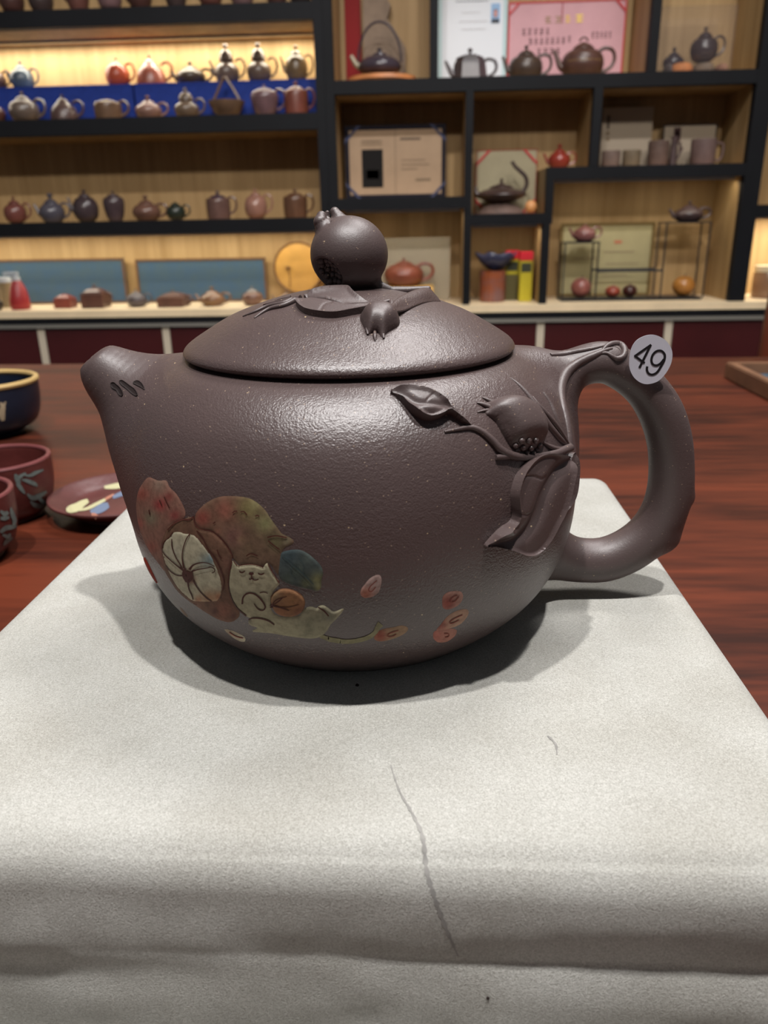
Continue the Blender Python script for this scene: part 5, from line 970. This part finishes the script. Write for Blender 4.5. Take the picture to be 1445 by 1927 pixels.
def wires():
    Ya, Yb2 = 2.255, 2.335; z0 = BASE + .0003
    xl = at(1056, 560, Ya)[0]; xr = at(1320, 562, Ya)[0]
    t = thing('wire_stand', 'black wire display stand with two tall towers joined by a low bar', 'stand', ((xl + xr) / 2, 2.295, z0))
    mb = MB(); mb.box(xl, xr, Ya, Yb2, z0, z0 + .006); obj('base_tray', mb, WIRE, t, smooth=False)
    def tower(u0, u1, vt):
        a, b = at(u0, 560, Ya)[0], at(u1, 560, Ya)[0]; zt = at((u0 + u1) / 2, vt, Ya)[2]
        for x in (a, b):
            for y in (Ya + .003, Yb2 - .003): mb = MB(); mb.tube([(x, y, z0 + .006), (x, y, zt)], .0022, 6); obj('upright', mb, WIRE, t)
        mb = MB(); mb.box(a - .003, b + .003, Ya, Yb2, zt, zt + .003); obj('platform', mb, WIRE, t, smooth=False); return (a + b) / 2, zt + .0032
    xa_, za = tower(1058, 1120, 458); xb_, zb2 = tower(1242, 1322, 420)
    xc1, xc2 = at(1120, 560, Ya)[0], at(1242, 560, Ya)[0]; zc = at(1180, 510, Ya)[2]
    for y in (Ya + .003, Yb2 - .003): mb = MB(); mb.tube([(xc1, y, zc), (xc2, y, zc)], .003, 6); obj('cross_bar', mb, WIRE, t)
    pot('small pink-red teapot on top of the left wire tower', 'teapots on the wire stand', xa_ + .012, 2.295, za + .0002, .030, at(1107, 420, 2.295)[2] - za, 'melon', (130, 84, 80), -1, 1, rough=.25)
    pot('dark brown teapot on top of the right wire tower', 'teapots on the wire stand', xb_ + .008, 2.295, zb2 + .0002, .038, at(1298, 377, 2.295)[2] - zb2, 'flat', (70, 54, 54), -1, 1, rough=.3)
    zt = z0 + .0062
    def tt_(name, label, cat, u, R, sz, col, mat_=None):
        X = at(u, 556, 2.295)[0]; t2 = thing(name, label, cat, (X, 2.295, zt), 'small clay fruits on the wire stand tray'); mb = MB(); mb.ball((X, 2.295, zt + R * sz + .0002), R, 22, sz=sz); obj('fruit_body', mb, glaze(col, .3), t2)
        mb = MB(); mb.tube([(X, 2.295, zt + R * sz * 1.9), (X + .003, 2.295, zt + R * sz * 2.2)], [.003, .001], 6); obj('stem', mb, glaze((70, 46, 36), .5), t2)
    tt_('clay_peach', 'round pinkish clay peach inside the left wire tower', 'ornament', 1092, .028, .95, (138, 82, 74))
    tt_('clay_fruit', 'orange-red clay fruit on the tray between the towers', 'ornament', 1152, .021, .72, (142, 64, 48)); tt_('clay_fruit', 'dark brown knobbly clay fruit right of the orange-red one', 'ornament', 1184, .0205, .78, (62, 26, 22))
    tt_('clay_fruit', 'golden yellow clay ball inside the right wire tower', 'ornament', 1284, .030, .90, (168, 112, 50))
wires()
def jarright():
    Y = 2.29; X = at(1440, 565, Y)[0]; t = thing('glass_jar', 'brown glass jar with pale lid at the right frame edge on the counter', 'jar', (X, Y, BASE)); mb = MB(); mb.lathe([(1e-6, 0), (.038, 0), (.040, .004), (.040, .062), (.036, .068), (1e-6, .068)], 28, (X, Y, BASE + .0003)); obj('jar_body', mb, mat('brown_glass', (120, 92, 70), .2), t)
    mb = MB(); mb.lathe([(1e-6, .0685), (.038, .0685), (.038, .084), (1e-6, .086)], 28, (X, Y, BASE)); obj('lid', mb, mat('pale_lid', (196, 186, 160), .3), t)
jarright()
# ---------------------------------------------------------------- things on the tea table
def bowlprof(R, h, rf, th): return [(1e-6, 0), (rf, 0), (rf, .002), (rf * 1.12, .003), (R * .90, h * .24), (R * .99, h * .58), (R, h * .97), (R - th * .3, h), (R - th, h * .985), (R - th * 1.2, h * .6), (R * .82, h * .28), (rf, h * .12), (1e-6, h * .10)]
def teacup(label, X, Y, R, h, rf, mats, marks, group, rim=None, rimw=.002):
    t = thing('tea_cup', label, 'cup', (X, Y, TZ), group); mb = MB(); mb.lathe(catmull(bowlprof(R, h, rf, .0025), 4), 56, (X, Y, TZ + .0003)); mb.v = [(x, y, max(z, TZ + .0002)) for x, y, z in mb.v]; o = obj('cup_body', mb, mats, t, flatang=60); bv = BVHTree.FromPolygons(mb.v, mb.f)
    mb = MB(); mb.tube([(X + (R - .0013) * math.cos(a), Y + (R - .0013) * math.sin(a), TZ + h + .0002) for a in np.linspace(0, 2 * math.pi, 65)], rimw * .75, 8, caps=False); obj('rim', mb, rim or mats, t)
    return t, bv
REDC = glaze((92, 42, 38), .4); REDR = glaze((118, 64, 64), .38)
c1 = gz(-8, 990, TZ); X1, Y1 = c1[0] - .001, c1[1] + .0195
CG = 'small cups on the tea table at the left'
tc, bvc = teacup('dark red cup with grey-green floral relief, behind its twin', -.2655, .4580, .0315, .037, .021, REDC, (), CG, REDR)
PALEP = mat('grey_green_slip', (112, 122, 118), .6, noise=.3, nscale=300); PALEP2 = mat('cream_slip', (180, 176, 138), .6)
def Cs(L, ox=0, oy=0): return [(x / 4.942 + ox, 690 + y / 4.942 + oy) + tuple(r) for x, y, *r in L]
def marks(t, bvs, Ls, m_, name='painted_flower'):
    for L in Ls:
        mb = MB(); ribbon(mb, Cs(L), bvs, off=.00035, seg=3)
        if mb.f: obj(name, mb, m_, t)
marks(tc, [bvc], [[(135, 1000, 4), (170, 1030, 8), (200, 1010, 6), (240, 990, 4)], [(230, 1010, 3), (280, 1010, 6), (330, 985, 7), (400, 960, 3)], [(200, 1050, 3), (250, 1060, 7), (320, 1090, 7), (345, 1110, 3)], [(150, 1060, 3), (170, 1100, 7), (200, 1140, 7), (230, 1180, 3)], [(140, 1020, 5), (165, 1060, 9), (180, 1090, 5)], [(250, 1180, 3), (300, 1220, 9), (360, 1200, 9), (430, 1160, 4)], [(280, 1250, 3), (330, 1290, 9), (400, 1290, 8), (450, 1240, 3)], [(330, 1190, 3), (380, 1240, 7), (420, 1280, 5)]], PALEP)
c2 = gz(-93, 928, CH - .135)
tc2, bvc2 = teacup('dark red cup with grey-green floral relief, nearest at the left edge', float(c2[0]), .3895, .0330, .037, .021, REDC, (), CG, REDR)
marks(tc2, [bvc2], [[(0, 1340, 4), (40, 1370, 9), (70, 1350, 6)], [(95, 1310, 3), (110, 1370, 8), (130, 1430, 8), (120, 1480, 4)], [(0, 1410, 6), (40, 1410, 8), (80, 1400, 4)], [(0, 1540, 6), (50, 1500, 9), (110, 1490, 8), (150, 1480, 3)], [(20, 1560, 4), (70, 1580, 8), (90, 1550, 4)], [(30, 1660, 4), (60, 1620, 8), (110, 1590, 5)]], PALEP)
BLUEC = glaze((26, 34, 50), .32)
tcb, bvb = teacup('larger dark blue cup with pale tan rim and star at the left edge', -.389, .668, .0475, .046, .028, BLUEC, (), CG, mat('tan_rim', (190, 160, 104), .4), .0034)
st = Cs([(-60, 410), (-15, 400), (-10, 340), (15, 375), (50, 325), (35, 400), (20, 430), (45, 500), (10, 480), (-20, 520), (-20, 460)])
marks(tcb, [bvb], [[(0, 335, 3), (25, 370, 9), (15, 420, 12), (20, 470, 10), (30, 500, 5)], [(0, 430, 14), (15, 430, 14), (20, 430, 8)], [(50, 325, 2), (35, 360, 5), (20, 400, 7)]], mat('pale_star', (178, 160, 132), .6), 'star_mark')
# saucer
PX, PY = -.1925, .4660
t = thing('saucer', 'dark red saucer painted with cream and blue flowers beside the cushion corner', 'plate', (PX, PY, TZ)); mb = MB(); mb.lathe(catmull([(1e-6, .0), (.026, .0), (.028, .002), (.036, .006), (.0435, .0105), (.0445, .0118), (.0435, .0125), (.036, .0085), (.028, .0055), (1e-6, .0050)], 4), 64, (PX, PY, TZ + .0003)); obj('saucer_body', mb, glaze((92, 50, 48), .4), t, flatang=60); bvp = BVHTree.FromPolygons(mb.v, mb.f)
marks(t, [bvp], [[(415, 1430, 6), (460, 1460, 12), (530, 1490, 17), (600, 1500, 19), (660, 1490, 16), (690, 1460, 8)], [(615, 1340, 6), (650, 1330, 14), (720, 1310, 16), (760, 1280, 13), (820, 1250, 8)], [(740, 1340, 3), (820, 1320, 6), (900, 1280, 6), (980, 1240, 5)], [(970, 1125, 5), (1030, 1120, 9), (1100, 1110, 11), (1150, 1105, 9)]], PALEP2)
marks(t, [bvp], [[(430, 1385, 4), (480, 1400, 9), (540, 1410, 7), (590, 1415, 4)], [(840, 1350, 5), (900, 1340, 14), (960, 1310, 16), (1010, 1290, 10)], [(1050, 1220, 6), (1120, 1190, 9), (1160, 1180, 8)]], mat('blue_slip', (104, 116, 138), .6)); marks(t, [bvp], [[(850, 1370, 3), (880, 1385, 8), (905, 1400, 6)], [(960, 1250, 3), (1010, 1220, 5), (1060, 1190, 3)]], mat('pink_slip', (168, 116, 96), .6))
# wooden tray at the right
TR = mat('tray_wood', (128, 92, 68), .45, noise=.3, nscale=30); x0, x1, y0, y1 = .335, .70, .60, .895
t = thing('tray', 'shallow wooden tray with blue-grey lining at the right edge of the table', 'tray', ((x0 + x1) / 2, (y0 + y1) / 2, TZ)); mb = MB(); mb.box(x0 + .01, x1 - .01, y0 + .01, y1 - .01, TZ + .002, TZ + .006); obj('lining', mb, mat('slate_blue_card', (54, 76, 98), .8, noise=.15, nscale=30, col2=(60, 78, 90)), t, smooth=False)
for a in ((x0, x1, y0, y0 + .010), (x0, x1, y1 - .010, y1), (x0, x0 + .010, y0 + .0102, y1 - .0102), (x1 - .010, x1, y0 + .0102, y1 - .0102)): mb = MB(); mb.box(*a, TZ + .0003, TZ + .0175, b=.0012); obj('rim', mb, TR, t)
# chair beyond the table at the right edge
CW = mat('chair_wood', (98, 44, 26), .3, noise=.3, nscale=12); Yc = 1.32; xc_ = at(1427, 640, Yc)[0]; zt = at(1432, 545, Yc)[2]
t = thing('chair', 'reddish-brown wooden chair behind the table at the right frame edge', 'chair', (xc_ + .22, Yc - .2, 0))
for sx in (0, .40): mb = MB(); mb.tube(catmull([(xc_ + .022 + sx, Yc, .0), (xc_ + .020 + sx, Yc, .45), (xc_ + .022 + sx, Yc + .0, .70), (xc_ + .034 + sx, Yc + .02, zt)], 5), .019, 12); obj('leg', mb, CW, t)
for sx in (.01, .40): mb = MB(); mb.tube([(xc_ + .02 + sx, Yc - .4, 0), (xc_ + .02 + sx, Yc - .4, .43)], .018, 12); obj('leg', mb, CW, t)
mb = MB(); mb.box(xc_ + .0, xc_ + .445, Yc - .42, Yc + .015, .43, .46, b=.006); obj('seat', mb, CW, t)
mb = MB(); mb.tube([(xc_ + .03, Yc + .018, zt - .012), (xc_ + .24, Yc + .05, zt + .012), (xc_ + .43, Yc + .018, zt - .012)], .020, 12); obj('top_rail', mb, CW, t)
mb = MB(); mb.box(xc_ + .16, xc_ + .30, Yc + .012, Yc + .026, .46, zt - .005, b=.003); obj('back_splat', mb, CW, t)
